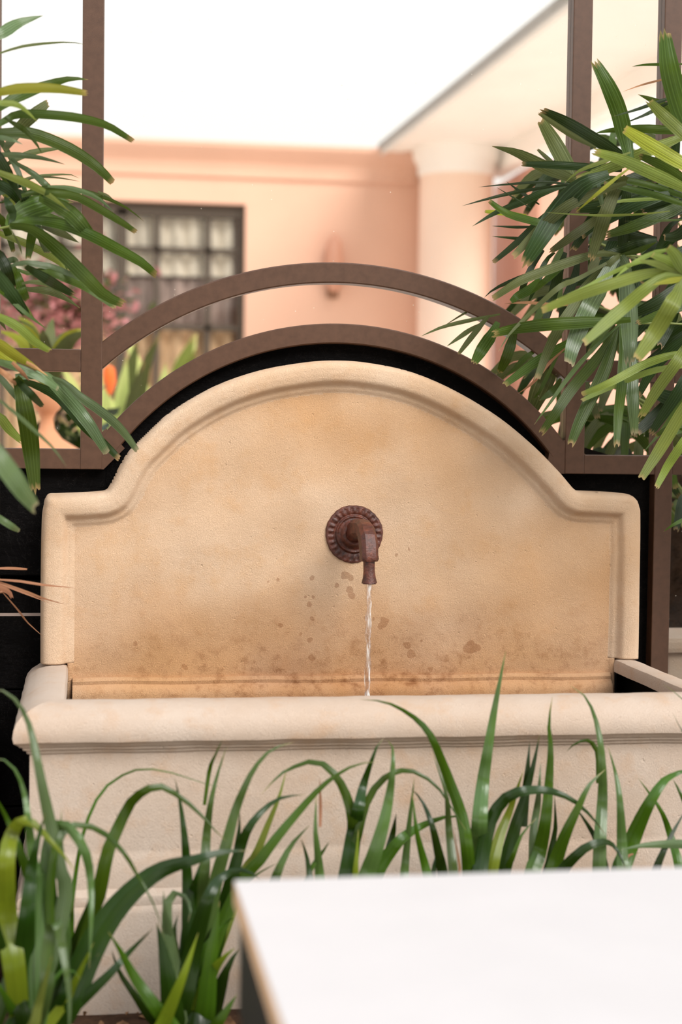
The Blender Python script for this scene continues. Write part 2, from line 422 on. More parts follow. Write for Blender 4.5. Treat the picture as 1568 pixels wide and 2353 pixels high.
wb.prism([(-.55, .2)]+[(-.55, 1.19)]+ai+[(.70, 1.19), (.70, .2)], .132, .19)
o = wb.build('wall_back', SLATE); struct(o, 'black slate wall behind the fountain', 'wall')
o = MB().box((-2.2, .1265, zj-.003), (-.5, .14, zj+.003)).build('trim_1', simple('pale_joint', srgb(176, 156, 144), .6)); struct(o)

# ------------------------------------------------------------------ metal framed mirror with the double arch, panes built as clear glass
scr = thing('mirror_screen', 'dark bronze metal framed mirror, built as clear glass, with two arched bars over the fountain', 'screen', (0, .1, .25))
Y0, Y1 = .10, .145
def post(x0, x1, z0, z1): return MB().box((x0, Y0, z0), (x1, Y1, z1), .0022).build('post', METAL, scr)
post(-.553, -.509, 1.178, 2.75); post(.4826, .5255, 1.178, 2.75); post(.686, .7265, .25, 2.75); post(-.757, -.7165, .25, 2.75)
for z0, z1, xs in ((1.178, 1.2198, ((-1.9, -.757), (-.7165, -.553), (.5255, .686), (.7265, 1.5))), (1.3785, 1.4245, ((-1.9, -.757), (-.7165, -.553), (.5255, .686), (.7265, 1.5))), (2.706, 2.75, ((-1.9, -.757), (-.7165, -.553), (-.509, .4826), (.5255, .686), (.7265, 1.5)))):
    for a, b in xs: MB().box((a, Y0+.001, z0), (b, Y1-.001, z1), .0018).build('rail', METAL, scr)
MB().prism([(-.555, 1.178), (-.505, 1.178), (-.462, 1.222), (-.50, 1.262), (-.555, 1.2198)], Y0+.002, Y1-.002).build('corner_gusset', METAL, scr)
MB().prism([(.44, 1.178), (.53, 1.178), (.53, 1.2198), (.4826, 1.25), (.452, 1.25)], Y0+.002, Y1-.002).build('corner_gusset', METAL, scr)
def arch(fitc, th, xl, xr, zmin):
    cx, cz, r = fitc; v = []; f = []; A = np.linspace(-1.1, 1.1, 160); pts = []
    for a in A:
        xo, zo = cx+r*math.sin(a), cz+r*math.cos(a)
        if xl <= xo <= xr and zo > zmin: pts.append(a)
    Y0 = .1016
    for a in pts:
        for rr, y in ((r, Y0+.0025), (r-.0025, Y0), (r-th+.0025, Y0), (r-th, Y0+.0025), (r-th, Y1), (r, Y1)):
            v.append((cx+rr*math.sin(a), y, cz+rr*math.cos(a)))
    k = 6
    for i in range(len(pts)-1):
        for j in range(k): f.append((i*k+j, i*k+(j+1) % k, (i+1)*k+(j+1) % k, (i+1)*k+j))
    f += [tuple(range(k)), tuple((len(pts)-1)*k+j for j in range(k-1, -1, -1))]
    b = MB(); b.add(v, f); return b.build('arched_bar', METAL, scr)
arch(OUT, .043, -.57, .535, 1.2); arch(INN, .042, -.60, .56, 1.232)
def pane(a, b): return MB().box((a[0], .118, a[1]), (b[0], .123, b[1])).build('pane', GLASS, scr)
pane((-.7165, 1.4245), (-.553, 2.706)); pane((-.7165, 1.2198), (-.553, 1.3785)); pane((.5255, 1.4245), (.686, 2.706)); pane((.5255, 1.2198), (.686, 1.3785))
pane((.7265, .45), (1.4, 1.178)); pane((.7265, 1.4245), (1.4, 2.706)); pane((-1.9, 1.4245), (-.757, 2.706))
# the middle opening: one sheet above the outer arch, one curved sheet between the arches
ao = [(x, z) for x, z in arc_pts(OUT[0], OUT[1], OUT[2]-.02, -1, 1, 90) if -.511 < x < .484]
MB().prism([(-.509, 2.706)]+[(-.509, ao[0][1])]+ao+[(.4826, ao[-1][1]), (.4826, 2.706)], .118, .123).build('pane', GLASS, scr)
ao2 = [(x, z) for x, z in arc_pts(OUT[0], OUT[1], OUT[2]-.03, -1, 1, 90) if -.509 < x < .4826]
ai2 = [(x, z) for x, z in arc_pts(INN[0], INN[1], INN[2]-.02, -1.2, 1.2, 90) if -.509 < x < .4826]
MB().prism(ao2+ai2[::-1], .118, .123).build('pane', GLASS, scr)

# ------------------------------------------------------------------ wall fountain
fo = thing('stone_fountain', 'sandy cast stone wall fountain with arched back panel and long basin', 'fountain', (0, 0, .25))
OL = [(-.6303, .70), (-.6303, .7848), (-.6306, .9511), (-.629, 1.0733), (-.6255, 1.105), (-.6225, 1.120), (-.616, 1.1275), (-.600, 1.1285), (-.5563, 1.1305), (-.520, 1.133), (-.5003, 1.1365), (-.4905, 1.150), (-.4617, 1.2054), (-.4273, 1.2452), (-.3666, 1.3003), (-.2793, 1.3527), (-.1912, 1.3851), (-.1022, 1.4028), (-.0376, 1.4085), (.0329, 1.4054), (.1242, 1.3885), (.2167, 1.3525), (.3104, 1.2999), (.3863, 1.242), (.4438, 1.1879), (.4765, 1.152), (.488, 1.1445), (.5063, 1.1425), (.5683, 1.1405), (.598, 1.138), (.6145, 1.131), (.6235, 1.1159), (.628, 1.08), (.6295, .8939), (.6299, .7871), (.6299, .70)]
def smooth_outline(P):
    out = [np.array(P[0])]
    seg = [Vector((x, z, 0)) for x, z in P]
    C = catmull(seg, 420)
    return np.array([(c.x, c.y) for c in C])
OLs = smooth_outline(OL)
def sdist(x, z):
    if len(x) > 6000:
        rr = [sdist(x[i:i+6000], z[i:i+6000]) for i in range(0, len(x), 6000)]
        return np.concatenate([q[0] for q in rr]), np.concatenate([q[1] for q in rr])
    a = OLs[:-1]; b = OLs[1:]; p = np.stack([x, z], -1)[:, None, :]
    ab = b-a; t = np.clip(((p-a)*ab).sum(-1)/((ab*ab).sum(-1)+1e-12), 0, 1)
    c = a+ab*t[..., None]; d = np.linalg.norm(p-c, axis=-1); i = d.argmin(1); r = np.arange(len(x))
    return d[r, i], c[r, i]
POLY = np.concatenate([OLs, [(.6299, .786), (.6299, .786)]])
def inside(x, z):
    P = OLs; j = len(P)-1; ins = np.zeros(len(x), bool)
    for i in range(len(P)):
        xi, zi = P[i]; xj, zj = P[j]
        c = ((zi > z) != (zj > z)) & (x < (xj-xi)*(z-zi)/(zj-zi+1e-12)+xi); ins ^= c; j = i
    return ins
st = .0034
xs = np.arange(-.6342, .6342, st); zs = np.arange(.702, 1.416, st)
X, Z = np.meshgrid(xs, zs); x = X.ravel(); z = Z.ravel()
d, cp = sdist(x, z); ins = inside(x, z)
low = z < .786
keep = ins | (d < st*0.75)
snap = (~ins & (d < st*0.75)) | (ins & (d < st*0.35))
x2 = np.where(snap, cp[:, 0], x); z2 = np.where(snap, cp[:, 1], z); d2 = np.where(snap, 0, d)
kp = [0, .003, .006, .010, .016, .028, .040, .045, .0495, .054, .060, .0635, .067, 1]
kh = [-.006, .011, .0175, .0215, .0238, .0250, .0232, .019, .010, .0062, .0058, .0012, 0, 0]
hgt = np.interp(d2, kp, kh)
wob = .0012*(np.sin(x*23+z*17)+np.sin(z*41-x*13+2)+np.sin(x*57+z*9)*.6)
yy = .0245-hgt+wob*np.clip(d2/.02, 0, 1)
nx = len(xs); idx = -np.ones(len(x), int)
fb, ff = [], []
for r in range(len(zs)-1):
    for c in range(nx-1):
        q = (r*nx+c, r*nx+c+1, (r+1)*nx+c+1, (r+1)*nx+c)
        if not all(keep[i] for i in q): continue
        zc = z[q[0]]+st/2
        if zc < .786:
            if abs(x[q[0]]+st/2+.0) < .577: ff.append(q)
            continue
        (fb if d2[list(q)].mean() < .068 else ff).append(q)
def submesh(name, faces, mat, parent):
    used = sorted({i for q in faces for i in q}); mp = {i: k for k, i in enumerate(used)}
    v = [(x2[i], yy[i], z2[i]) for i in used]; f = [tuple(mp[i] for i in q) for q in faces]
    # close it: side walls from every open edge back to the wall
    cnt = {}
    for q in f:
        for a, b in zip(q, q[1:]+q[:1]):
            cnt[(a, b)] = 1
    back = {}
    for (a, b) in list(cnt):
        if (b, a) not in cnt and not (.05 < d2[used[a]] < .09 and .05 < d2[used[b]] < .09 and z2[used[a]] > .79 and z2[used[b]] > .79):
            for i in (a, b):
                if i not in back: back[i] = len(v); v.append((v[i][0], .095, v[i][2]))
            f.append((b, a, back[a], back[b]))
    o = obj(name, v, f, mat, parent)
    bm = bmesh.new(); bm.from_mesh(o.data); bmesh.ops.recalc_face_normals(bm, faces=bm.faces)
    bm.to_mesh(o.data); bm.free()
    return o
pan = submesh('back_panel', ff, PANEL, fo)
submesh('border_moulding', fb, BORDER, fo)
# base moulding of the panel, standing in the basin
prof = [(.0, .757), (.010, .7565), (.014, .750), (.013, .743), (.018, .740), (.026, .733), (.029, .722), (.028, .70), (.028, .66), (.0, .66)]
v = []; f = []; xsn = np.linspace(-.566, .566, 60)
for xx in xsn:
    for a, b in prof: v.append((xx, .026-a+.0012*math.sin(xx*37), b+.001*math.sin(xx*23)))
k = len(prof)
for i in range(len(xsn)-1):
    for j in range(k): f.append((i*k+j, i*k+(j+1) % k, (i+1)*k+(j+1) % k, (i+1)*k+j))
f += [tuple(range(k-1, -1, -1)), tuple((len(xsn)-1)*k+j for j in range(k))]
b = MB(); b.add(v, f); b.build('base_moulding', PANEL, fo, True)

def sweep_u(prof, name, mat, parent, seg=24, wob=.0006):
    """sweep a profile of (outward offset, height) round the open U of the basin: left side, front, right side"""
    xi, yf, yb = .575, -.42, .09
    v = []; f = []; k = len(prof)
    def ring(fn):
        for j, (o_, z_) in enumerate(prof): v.append(fn(o_, z_))
    n = 0
    path = [('L', t) for t in np.linspace(0, 1, 14)]+[('F', t) for t in np.linspace(0, 1, 70)]+[('R', t) for t in np.linspace(0, 1, 14)]
    for s_, t in path:
        for (o_, z_) in prof:
            w = wob*(math.sin(t*41+o_*60)+math.sin(t*97+z_*50)*.6)
            if s_ == 'L': p = (-xi-o_+w, yb+(yf-o_-yb)*t, z_+w*.6)
            elif s_ == 'F': p = (-(xi+o_)+2*(xi+o_)*t, yf-o_+w, z_+w*.6)
            else: p = (xi+o_+w, (yf-o_)+(yb-(yf-o_))*t, z_+w*.6)
            v.append(p)
        n += 1
    for i in range(n-1):
        for j in range(k): f.append((i*k+j, i*k+(j+1) % k, (i+1)*k+(j+1) % k, (i+1)*k+j))
    f += [tuple(range(k-1, -1, -1)), tuple((n-1)*k+j for j in range(k))]
    b = MB(); b.add(v, f); return b.build(name, mat, parent, True)
bas = sweep_u([(.03, .70), (.06, .7005), (.06, .53), (.0604, .522), (.0625, .519), (.0632, .462), (.069, .458), (.078, .452), (.080, .445), (.079, .436), (.084, .430), (.086, .424), (.086, .24), (.03, .24)], 'basin_body', BASIN, fo)
sweep_u([(0, .758), (.0, .776), (.003, .783), (.010, .7855), (.032, .7852), (.044, .783), (.058, .7775), (.0615, .7750), (.0735, .7675), (.082, .7575), (.0865, .7455), (.0882, .733), (.086, .7235), (.078, .718), (.0765, .7155), (.072, .714), (.0705, .709), (.066, .7075), (.064, .702), (.058, .6995), (.03, .6995), (.03, .758)], 'basin_rim', BASIN, fo)
lin = MB().box((-.603, -.448, .40), (.603, .08, .42))
for a, b_ in (((-.605, -.45, .40), (-.602, .08, .757)), ((.602, -.45, .40), (.605, .08, .757)), ((-.605, -.45, .40), (.605, -.447, .757))): lin.box(a, b_)
lin.build('basin_liner', BLACK, fo)

# spout: rosette, bent arm, nozzle
sp = bpy.data.objects.new('spout', None); COL.objects.link(sp); sp.parent = fo; sp.location = Vector((.009, .0245, 1.05))-fo.location
spw = Vector((.009, .0245, 1.05))
def under(o):   # re-parent an object built in world coordinates to the spout
    o.parent = sp; o.matrix_parent_inverse = Matrix.Translation(spw).inverted(); return o
cx, cz = .009, 1.0505
nr, na = 34, 192; v = []; f = []
rp = [(.0600, 0), (.0602, .004), (.0585, .0075), (.0565, .0085), (.053, .0075), (.048, .008), (.043, .0078), (.0405, .0062), (.039, .0085), (.0372, .0105), (.0355, .010), (.033, .009), (.030, .0105), (.027, .0145), (.024, .018), (.021, .0195), (.018, .019), (.014, .016), (.008, .015)]
RR = []
for i in range(len(rp)-1):
    for q in range(2): RR.append(tuple(np.array(rp[i])*(1-q/2)+np.array(rp[i+1])*q/2))
RR.append(rp[-1])
for r_, h_ in RR:
    for k in range(na):
        a = 2*math.pi*k/na; hh = h_; rr = r_
        if .0415 < r_ < .0578:
            u = (r_-.0415)/.0163; ph = a*26/(2*math.pi) % 1
            leafy = max(0, 1-abs(ph-.5)*2.6)*math.sin(math.pi*min(1, u*1.05))
            vein = .5+.5*math.cos((ph-.5)*26+u*4)
            hh += .0042*leafy*(.55+.45*vein)-.0012
        if r_ > .058: rr = r_*(1+.006*math.sin(a*26)+.012*math.sin(a*3+1)+.006*math.sin(a*7))
        v.append((cx+rr*math.cos(a), .0265-hh, cz+rr*math.sin(a)))
n_ = len(RR)
for i in range(n_-1):
    for k in range(na): f.append((i*na+k, (i+1)*na+k, (i+1)*na+(k+1) % na, i*na+(k+1) % na))
f.append(tuple((n_-1)*na+k for k in range(na)))
under(obj('rosette', v, f, RUST))
def octo(sections):
    v = []; f = []
    for (c, tan, hw, hh) in sections:
        tan = Vector(tan).normalized(); s_ = Vector((1, 0.12, 0)).normalized(); s_ = (s_-tan*s_.dot(tan)).normalized(); u_ = tan.cross(s_)
        if u_.z < 0 and abs(tan.z) < .6: u_ = -u_
        for a_, b_ in ((-1, -.6), (-.6, -1), (.6, -1), (1, -.6), (1, .6), (.6, 1), (-.6, 1), (-1, .6)):
            v.append(Vector(c)+s_*(a_*hw)+u_*(b_*hh))
    k = 8
    for i in range(len(sections)-1):
        for j in range(k): f.append((i*k+j, i*k+(j+1) % k, (i+1)*k+(j+1) % k, (i+1)*k+j))
    f += [tuple(range(k-1, -1, -1)), tuple((len(sections)-1)*k+j for j in range(k))]
    b = MB(); return b.add(v, f)
b = octo([((.009, .02, 1.054), (0, -1, .1), .019, .021), ((.010, -.008, 1.060), (0, -1, .14), .0165, .0185), ((.011, -.012, 1.062), (0, -1, .14), .019, .020), ((.011, -.034, 1.066), (0, -1, .14), .0185, .0185),
          ((.011, -.038, 1.0665), (0, -1, .1), .0165, .0165), ((.012, -.075, 1.068), (0, -1, -.1), .0155, .0165), ((.0125, -.100, 1.062), (0, -1, -.5), .0165, .0165), ((.013, -.120, 1.046), (0, -.7, -1), .0165, .0165)])
under(b.build('spout_arm', RUST, None, True))
b = octo([((.013, -.117, 1.052), (0, -.5, -1), .0165, .017), ((.0133, -.127, 1.036), (0, -.25, -1), .0172, .0175), ((.0135, -.131, 1.020), (0, -.1, -1), .0165, .016), ((.0137, -.132, 1.011), (0, 0, -1), .0175, .017), ((.0137, -.132, 1.006), (0, 0, -1), .0155, .015)])
under(b.build('spout_head', RUST, None, True))
nz = MB(); nz.tube([(.0138, -.132, 1.010), (.014, -.132, 1.000), (.0142, -.1325, .986), (.0146, -.133, .974), (.0148, -.133, .966), (.0149, -.133, .9625), (.0149, -.133, .961), (.0149, -.133, .966)], [.0118, .0116, .0115, .0128, .0148, .0158, .0135, .0085], 24)
under(nz.build('nozzle', RUST, None, True))
# water
wp = []; wr = []
for i in range(46):
    t = i/45; zz = .966-.31*t
    wp.append((.0143+.0018*math.sin(t*17)*t+.0006*math.sin(t*50)-.001*t, -.1335-.004*t, zz)); wr.append(.0058+.0009*math.sin(t*23+1)+.0006*math.sin(t*61))
o = MB().tube(wp, wr, 14).build('water_stream', WATER, None, True); tag(o, 'thin bright stream of water falling from the rusty spout', 'water')
o = obj('basin_water', [(-.602, -.447, .655), (.602, -.447, .655), (.602, .02, .655), (-.602, .02, .655)], [(0, 1, 2, 3)], POOL); tag(o, 'dark water standing inside the stone basin', 'water', kind='stuff')

# ------------------------------------------------------------------ table in front
tb = thing('stone_table', 'pale cream table with black metal base, blurred in the foreground', 'table', (.4, -2.1, 0))
MB().box((-.3765, -2.75, .722), (1.35, -1.49, .75), .002).build('tabletop', [TABLE, EDGE], tb)
for p in tb.children[0].data.polygons:
    if abs(p.normal.z) < .5: p.material_index = 1
MB().box((-.37, -2.73, .60), (1.33, -1.50, .7215), .002).build('apron', STEEL, tb)
for lx, ly in ((-.368, -1.56), (1.27, -1.56), (-.368, -2.72), (1.27, -2.72)): MB().box((lx, ly, 0), (lx+.05, ly+.05, .60), .002).build('leg', STEEL, tb)

# ------------------------------------------------------------------ lady palms
exec_specs = {}
LP = thing('lady_palm', 'lady palm leaning in from the left edge beside the metal post', 'palm', (-1.05, -.15, .25))
for bx, by, top in ((-1.03, -.12, 1.75), (-1.1, -.2, 1.5), (-.99, -.28, 1.2), (-1.13, -.05, 1.95)):
    MB().tube([(bx, by, .25), (bx+.02, by, .25+(top-.25)*.5), (bx+.05, by-.01, top)], [.014, .012, .009], 10).build('stem', simple('palm_stem', srgb(92, 84, 50), .8, .2, (60, .5, .01), .3, 40), LP, True)
left = """Pp 26 -60,105 0,78 45,52 98,36
Gp 6 -40,135 0,122 60,105 150,97 196,102
Mp 25 -60,285 0,245 45,220 100,198 160,181 203,183
Y 21 -60,228 0,212 50,203 125,203 193,213 @-.2
Lp 14 -30,232 0,236 35,239 60,254 86,280 @-.25
G 26 10,345 50,290 80,262 108,238 @.12
M 19 -50,305 0,284 33,265 80,262 150,267 200,275 250,290 302,322
M 26 -50,300 0,305 60,305 112,320 175,350 225,385 258,418
Mp 13 10,270 25,280 55,298 80,325 97,354
Pp 12 -30,308 0,315 30,322 53,332
Pp 13 -50,353 0,355 50,357 100,364 150,378
Gp 14 0,385 20,375 60,355 100,345 150,341 @.12
Dp 26 -35,330 -15,345 10,385 30,420 48,460
P 12 -30,275 -10,305 15,345 40,390 55,430 62,452
Lp 18 -50,375 0,397 50,416 100,440 135,465 160,485
Pp 16 25,365 37,375 75,398 105,425 135,458 150,485 157,520
Gp 6 30,425 60,410 100,403 160,401 183,410 @.1
Gp 5 40,425 80,408 130,408 184,417 @.1
Mp 12 5,465 20,455 50,447 100,432 175,437 237,453 295,480 331,509
M 18 50,450 75,443 120,445 175,452 225,478 275,508 311,532
Pp 12 110,428 160,432 220,452 262,487
M 34 90,455 112,462 155,485 180,508 212,545 @.03
Gp 9 225,440 245,450 268,468 @.14
D 22 -30,410 0,425 25,440 50,470 @.05
Lp 14 -20,425 10,445 30,470 45,500 @.04
D 30 40,440 60,455 70,490 80,530 @.06
M 20 60,490 75,520 70,560 65,590 @.05
P 20 75,500 95,540 108,580 @.05
L 16 -20,520 0,537 50,555 100,580 140,605 155,625 @.06
Mp 20 85,495 120,500 150,505 @.08
Gp 18 95,520 140,535 182,558 @.1
Gp 6 20,520 35,545 45,565 50,585
Mp 8 120,580 145,595 155,622 @.08
M 16 40,620 60,628 100,622 150,640 200,662 262,705
D 22 60,612 80,625 105,640 130,655 165,675
D 28 -30,600 0,640 30,680 60,722 @.03
Gp 18 50,662 65,665 110,668 150,685 184,708 @.12
Gp 13 50,652 70,648 110,652 150,672 184,690 @.1
Lp 15 -40,640 0,668 40,690 65,715 83,742
Mp 10 -10,662 20,685 60,720 110,758
L 20 -30,715 20,738 50,757 80,785 112,805
Ys 20 -40,770 0,792 35,817 75,840 106,862
Bs 7 60,832 85,846 112,865 @-.01
Ys 20 -30,790 0,810 28,832 50,855
Bs 8 28,832 50,855 68,876
P 17 -40,822 0,832 50,848 100,872 132,892
P 28 35,866 95,862 125,882 150,907 180,942 212,985 244,1038
P 20 120,868 150,880 185,912 225,940 262,970 290,1000 314,1034
D 22 35,870 80,885 130,910 165,945 200,985 245,1025 272,1052 @.04
M 39 36,868 45,885 55,930 65,985 72,1040 80,1118
D 17 38,870 50,885 70,905 97,933
P 14 -30,838 0,868 28,900 45,920 54,937
Bs 11 -10,845 10,858 25,870 45,890 70,912
P 42 -90,940 0,1055 30,1095 55,1130 80,1163 @-.6
Pp 9 -40,890 30,945 80,990 120,1027 153,1072 @-.45
P 15 -30,1172 0,1192 25,1208 43,1219 @-.15
B 6 -20,1307 0,1306 30,1306 62,1308
Bp 6 -30,1330 0,1332 50,1336 100,1344 172,1351
Bp 6 -30,1330 0,1338 60,1360 100,1375 150,1389
Bp 4 -30,1334 0,1342 60,1365 120,1388
B 12 -25,1338 0,1350 20,1360 27,1372
Bp 4 5,1360 12,1368 40,1400 65,1432 101,1464
D 24 -30,560 0,590 15,620 30,660 @.05
M 16 -30,480 0,500 20,540 30,575 @.06
Gp 14 -20,700 0,735 15,760 @.1
L 22 -20,970 0,960 20,985 45,1010 @.12
D 16 -30,450 0,440 30,430 60,420 @.06
M 14 -20,370 5,400 30,440 @.07""".splitlines()
for s in left:
    o_ = random.uniform(-.10, .06); traced(s, LP, -.22+o_, -.16+o_*.8+random.uniform(-.03, .03), 'r', stem=(-1.02, -.14, 1.9))
# the two fans whose ribs meet in view: petiole with its leaflets
def frond(parent, hub, stem_pt, yh, specs, y_tip):
    hp = at(hub[0], hub[1], yh); sp_ = Vector(stem_pt)
    mid = (hp+sp_)/2+Vector((0, 0, .03))
    fr = MB().tube(catmull([sp_, mid, hp], 10), .0022, 8).build('frond', simple('palm_petiole', srgb(120, 130, 60), .5), parent, True)
    for s in specs:
        traced(s, fr, yh, y_tip+random.uniform(-.04, .04), 'r', name='leaflet')
    return fr
frond(LP, (22, 520), (-.99, -.1, 1.5), -.24, ["M 46 22,520 32,500 60,482 95,470 125,464 148,470", "M 25 22,520 50,509 90,507 150,517 212,542 275,575 325,603 356,630", "M 30 22,520 65,524 100,545 150,590 200,640 240,678 279,697", "Dp 20 22,520 30,495 20,470 10,450"], -.2)
frond(LP, (12, 621), (-1.0, -.1, 1.42), -.2, ["Pp 15 12,621 35,607 62,604 112,612 162,630 231,667", "M 22 12,621 25,612 40,640 50,665 62,688", "P 14 12,621 20,600 35,598 40,610"], -.17)

RP = thing('lady_palm', 'dense dark green lady palm crowding the right metal post', 'palm', (1.0, -.1, .25))
for bx, by, top in ((1.0, -.1, 1.9), (.93, -.15, 1.6), (1.08, -.2, 1.75), (.9, -.05, 1.4)):
    MB().tube([(bx, by, .25), (bx-.02, by, .25+(top-.25)*.5), (bx-.04, by-.01, top)], [.014, .012, .009], 10).build('stem', bpy.data.materials['palm_stem'], RP, True)
right = """M 46 1600,340 1575,280 1555,220 1538,150 1529,84 @-.12
M 38 1450,375 1440,330 1424,260 1400,200 1374,152
Mp 26 1610,320 1580,290 1550,262 1510,235 1467,217
Dp 9 1600,215 1566,220 1526,230 1463,252 1411,267
Mp 21 1610,305 1568,302 1476,296 1400,300 1368,307
Mp 7 1570,147 1525,148 1480,149 1453,153
Bp 5 1570,172 1531,181 1476,195 1431,211
Dp 9 1580,225 1540,235 1501,255 1476,267 1431,285
D 27 1470,385 1420,352 1363,317 1300,280 1251,256
G 13 1370,340 1310,308 1242,262 @.05
G 36 1325,430 1310,400 1300,375 1276,330 1247,281 @.12
Gp 30 1350,425 1306,407 1254,385 1190,352 1131,336 @.1
D 18 1430,392 1358,385 1287,380 1204,377
G 10 1290,395 1267,372 1238,345 @.08
L 26 1600,300 1560,318 1488,348 1401,386 1331,410 @-.02
Lp 10 1450,350 1391,370 1331,393 1298,421 @-.03
M 15 1610,462 1568,450 1501,428 1426,412 1358,409
M 15 1610,482 1568,468 1513,450 1451,435 1391,420 @-.04
M 23 1600,430 1568,410 1526,382 1476,361
Dp 7 1350,430 1300,423 1254,418 1173,423 1099,430 @.06
Dp 9 1310,425 1260,430 1190,441 1125,456 1063,473 @.06
Dp 18 1345,408 1306,422 1254,440 1206,462 1141,488 1086,520 @.03
Dp 8 1240,470 1219,456 1190,436 1164,417 @.08
Dp 4 1220,478 1199,465 1141,430 @.08
M 17 1290,525 1238,511 1167,491 1128,464 @.06
Y 11 1210,495 1160,490 1117,486 @.1
Dp 7 1240,520 1190,522 1131,519 @.07
Dp 8 1260,555 1200,549 1131,543 @.07
D 17 1440,412 1384,430 1319,459 1254,498 1190,556 1136,601
G 24 1440,420 1377,440 1303,475 1241,527 1183,586
D 46 1400,400 1342,424 1287,479 1241,550 1212,597
Yp 9 1450,385 1426,402 1371,447 1322,489 @-.06
Lp 6 1540,485 1488,491 1401,495 1326,493 1256,488 @-.08
Lp 9 1560,458 1508,457 1426,462 1373,475 @-.05
G 21 1400,475 1363,510 1313,545 1270,575
G 30 1440,405 1416,437 1391,495 1376,540 1361,588
D 26 1450,410 1441,445 1436,500 1432,560 1430,600
M 27 1620,455 1575,470 1526,492 1451,522 1400,538 @-.03
Mp 6 1600,504 1568,505 1500,507 1436,508 @-.06
P 12 1376,420 1378,435 1384,472
Dp 16 1570,500 1540,520 1520,560 1500,620 @.05
D 26 1510,550 1470,545 1440,540 1400,545 @.06
D 24 1510,552 1470,560 1430,575 1380,590 @.06
D 22 1510,552 1490,585 1460,620 1430,680 @.05
D 26 1600,500 1560,540 1530,545 @.05
M 28 1450,735 1400,738 1326,742 1251,747 1176,757 1140,766
L 19 1620,800 1575,810 1530,820 1476,840 1401,880 1340,905 @-.1
L 14 1620,835 1575,840 1501,852 1413,885 1340,919 @-.1
L 27 1590,775 1575,800 1558,830 1513,892 1477,952 @-.1
D 33 1620,850 1575,890 1526,940 1466,991 @-.02
L 28 1615,865 1590,910 1568,947 1518,1031 1477,1095 @-.12
L 21 1625,935 1600,975 1568,1022 1536,1069 1511,1117 @-.12
Mp 11 1600,880 1568,922 1518,994 1478,1040 @-.05
Mp 10 1610,1180 1575,1193 1546,1207 1525,1222
M 23 1400,752 1310,790 1235,830 1163,882
Dp 16 1275,580 1255,600 1235,650 1212,702 @.06
D 22 1300,580 1290,610 1270,680 1253,742 @.07
D 14 1250,575 1225,610 1210,640 1190,692 @.07
Dp 12 1290,610 1240,627 1200,637 1140,662 1113,684 @.05
Bp 8 1330,702 1270,700 1210,695 1160,698 @.04
M 18 1240,640 1215,665 1190,680 1176,692 @.06
D 20 1330,590 1320,640 1300,690 1290,730 @.07
M 14 1310,600 1260,640 1220,670 1195,685 @.05
Gp 10 1150,722 1100,732 1022,750 967,773 @.22
Gp 5 1100,705 1068,720 1022,748 @.22
Gp 12 1110,742 1078,760 1027,796 @.22
G 13 1125,725 1110,742 1080,780 1057,810 @.2
M 28 1145,740 1130,770 1110,800 1092,830 @.22
M 24 1185,755 1178,780 1165,820 1150,852 @.22
G 46 1275,820 1262,850 1245,890 1225,940 @.22
Mp 14 1240,800 1210,820 1180,850 1160,865 @.2
Bp 8 1300,800 1262,835 1225,880 1190,905 @.02
Mp 10 1290,800 1240,900 1225,915 @.2
Mp 18 1290,870 1270,900 1240,920 @.2
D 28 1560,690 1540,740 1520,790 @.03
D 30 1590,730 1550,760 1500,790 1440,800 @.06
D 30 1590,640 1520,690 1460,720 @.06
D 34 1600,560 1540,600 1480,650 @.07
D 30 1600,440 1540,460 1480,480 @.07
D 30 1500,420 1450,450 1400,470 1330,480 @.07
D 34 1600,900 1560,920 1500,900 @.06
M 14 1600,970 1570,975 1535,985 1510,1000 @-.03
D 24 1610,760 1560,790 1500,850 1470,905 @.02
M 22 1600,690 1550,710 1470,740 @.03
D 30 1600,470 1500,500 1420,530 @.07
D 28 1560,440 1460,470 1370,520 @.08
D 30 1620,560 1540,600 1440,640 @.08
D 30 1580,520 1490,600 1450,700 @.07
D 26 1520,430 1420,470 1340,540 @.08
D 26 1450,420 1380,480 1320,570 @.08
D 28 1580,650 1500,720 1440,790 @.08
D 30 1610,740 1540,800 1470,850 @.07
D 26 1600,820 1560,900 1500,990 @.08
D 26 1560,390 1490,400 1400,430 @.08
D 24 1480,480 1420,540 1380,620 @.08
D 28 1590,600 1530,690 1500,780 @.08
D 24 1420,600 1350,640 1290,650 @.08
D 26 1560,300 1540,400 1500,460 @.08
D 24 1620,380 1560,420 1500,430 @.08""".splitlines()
for s in right:  # its last dark leaves are added to fill the shade inside the palm
    o_ = random.uniform(-.13, .03); traced(s, RP, -.10+o_, -.07+o_+random.uniform(-.04, .02), 'r', stem=(.98, -.1, 1.9))
frond(RP, (1426, 587), (.86, -.12, 1.55), -.14, ["G 22 1426,587 1376,583 1301,605 1260,620 1197,645 1136,684", "Gp 13 1426,587 1376,615 1326,642 1285,660 1222,717 1172,767 1146,808", "G 24 1426,587 1405,602 1351,655 1322,700 1288,750 1258,810 1236,867", "P 40 1426,587 1408,605 1378,665 1358,700 1338,742 1316,800 1310,830", "P 40 1426,587 1436,600 1440,650 1446,725 1448,790 1448,825", "Mp 14 1426,587 1470,575 1510,556"], -.2)
frond(RP, (1428, 742), (.87, -.12, 1.42), -.12, ["Mp 11 1428,742 1351,815 1301,875 1265,925 1228,976", "M 25 1428,742 1376,820 1316,892 1280,945 1248,990", "M 29 1428,742 1388,855 1351,930 1330,975 1314,1016", "M 23 1428,742 1433,805 1430,880 1422,950 1418,1018", "P 28 1428,742 1451,825 1454,892 1457,940 1459,990"], -.18)
RF = thing('lady_palm', 'bright yellow-green lady palm nearest the camera at the right edge', 'palm', (1.15, -.5, .25))
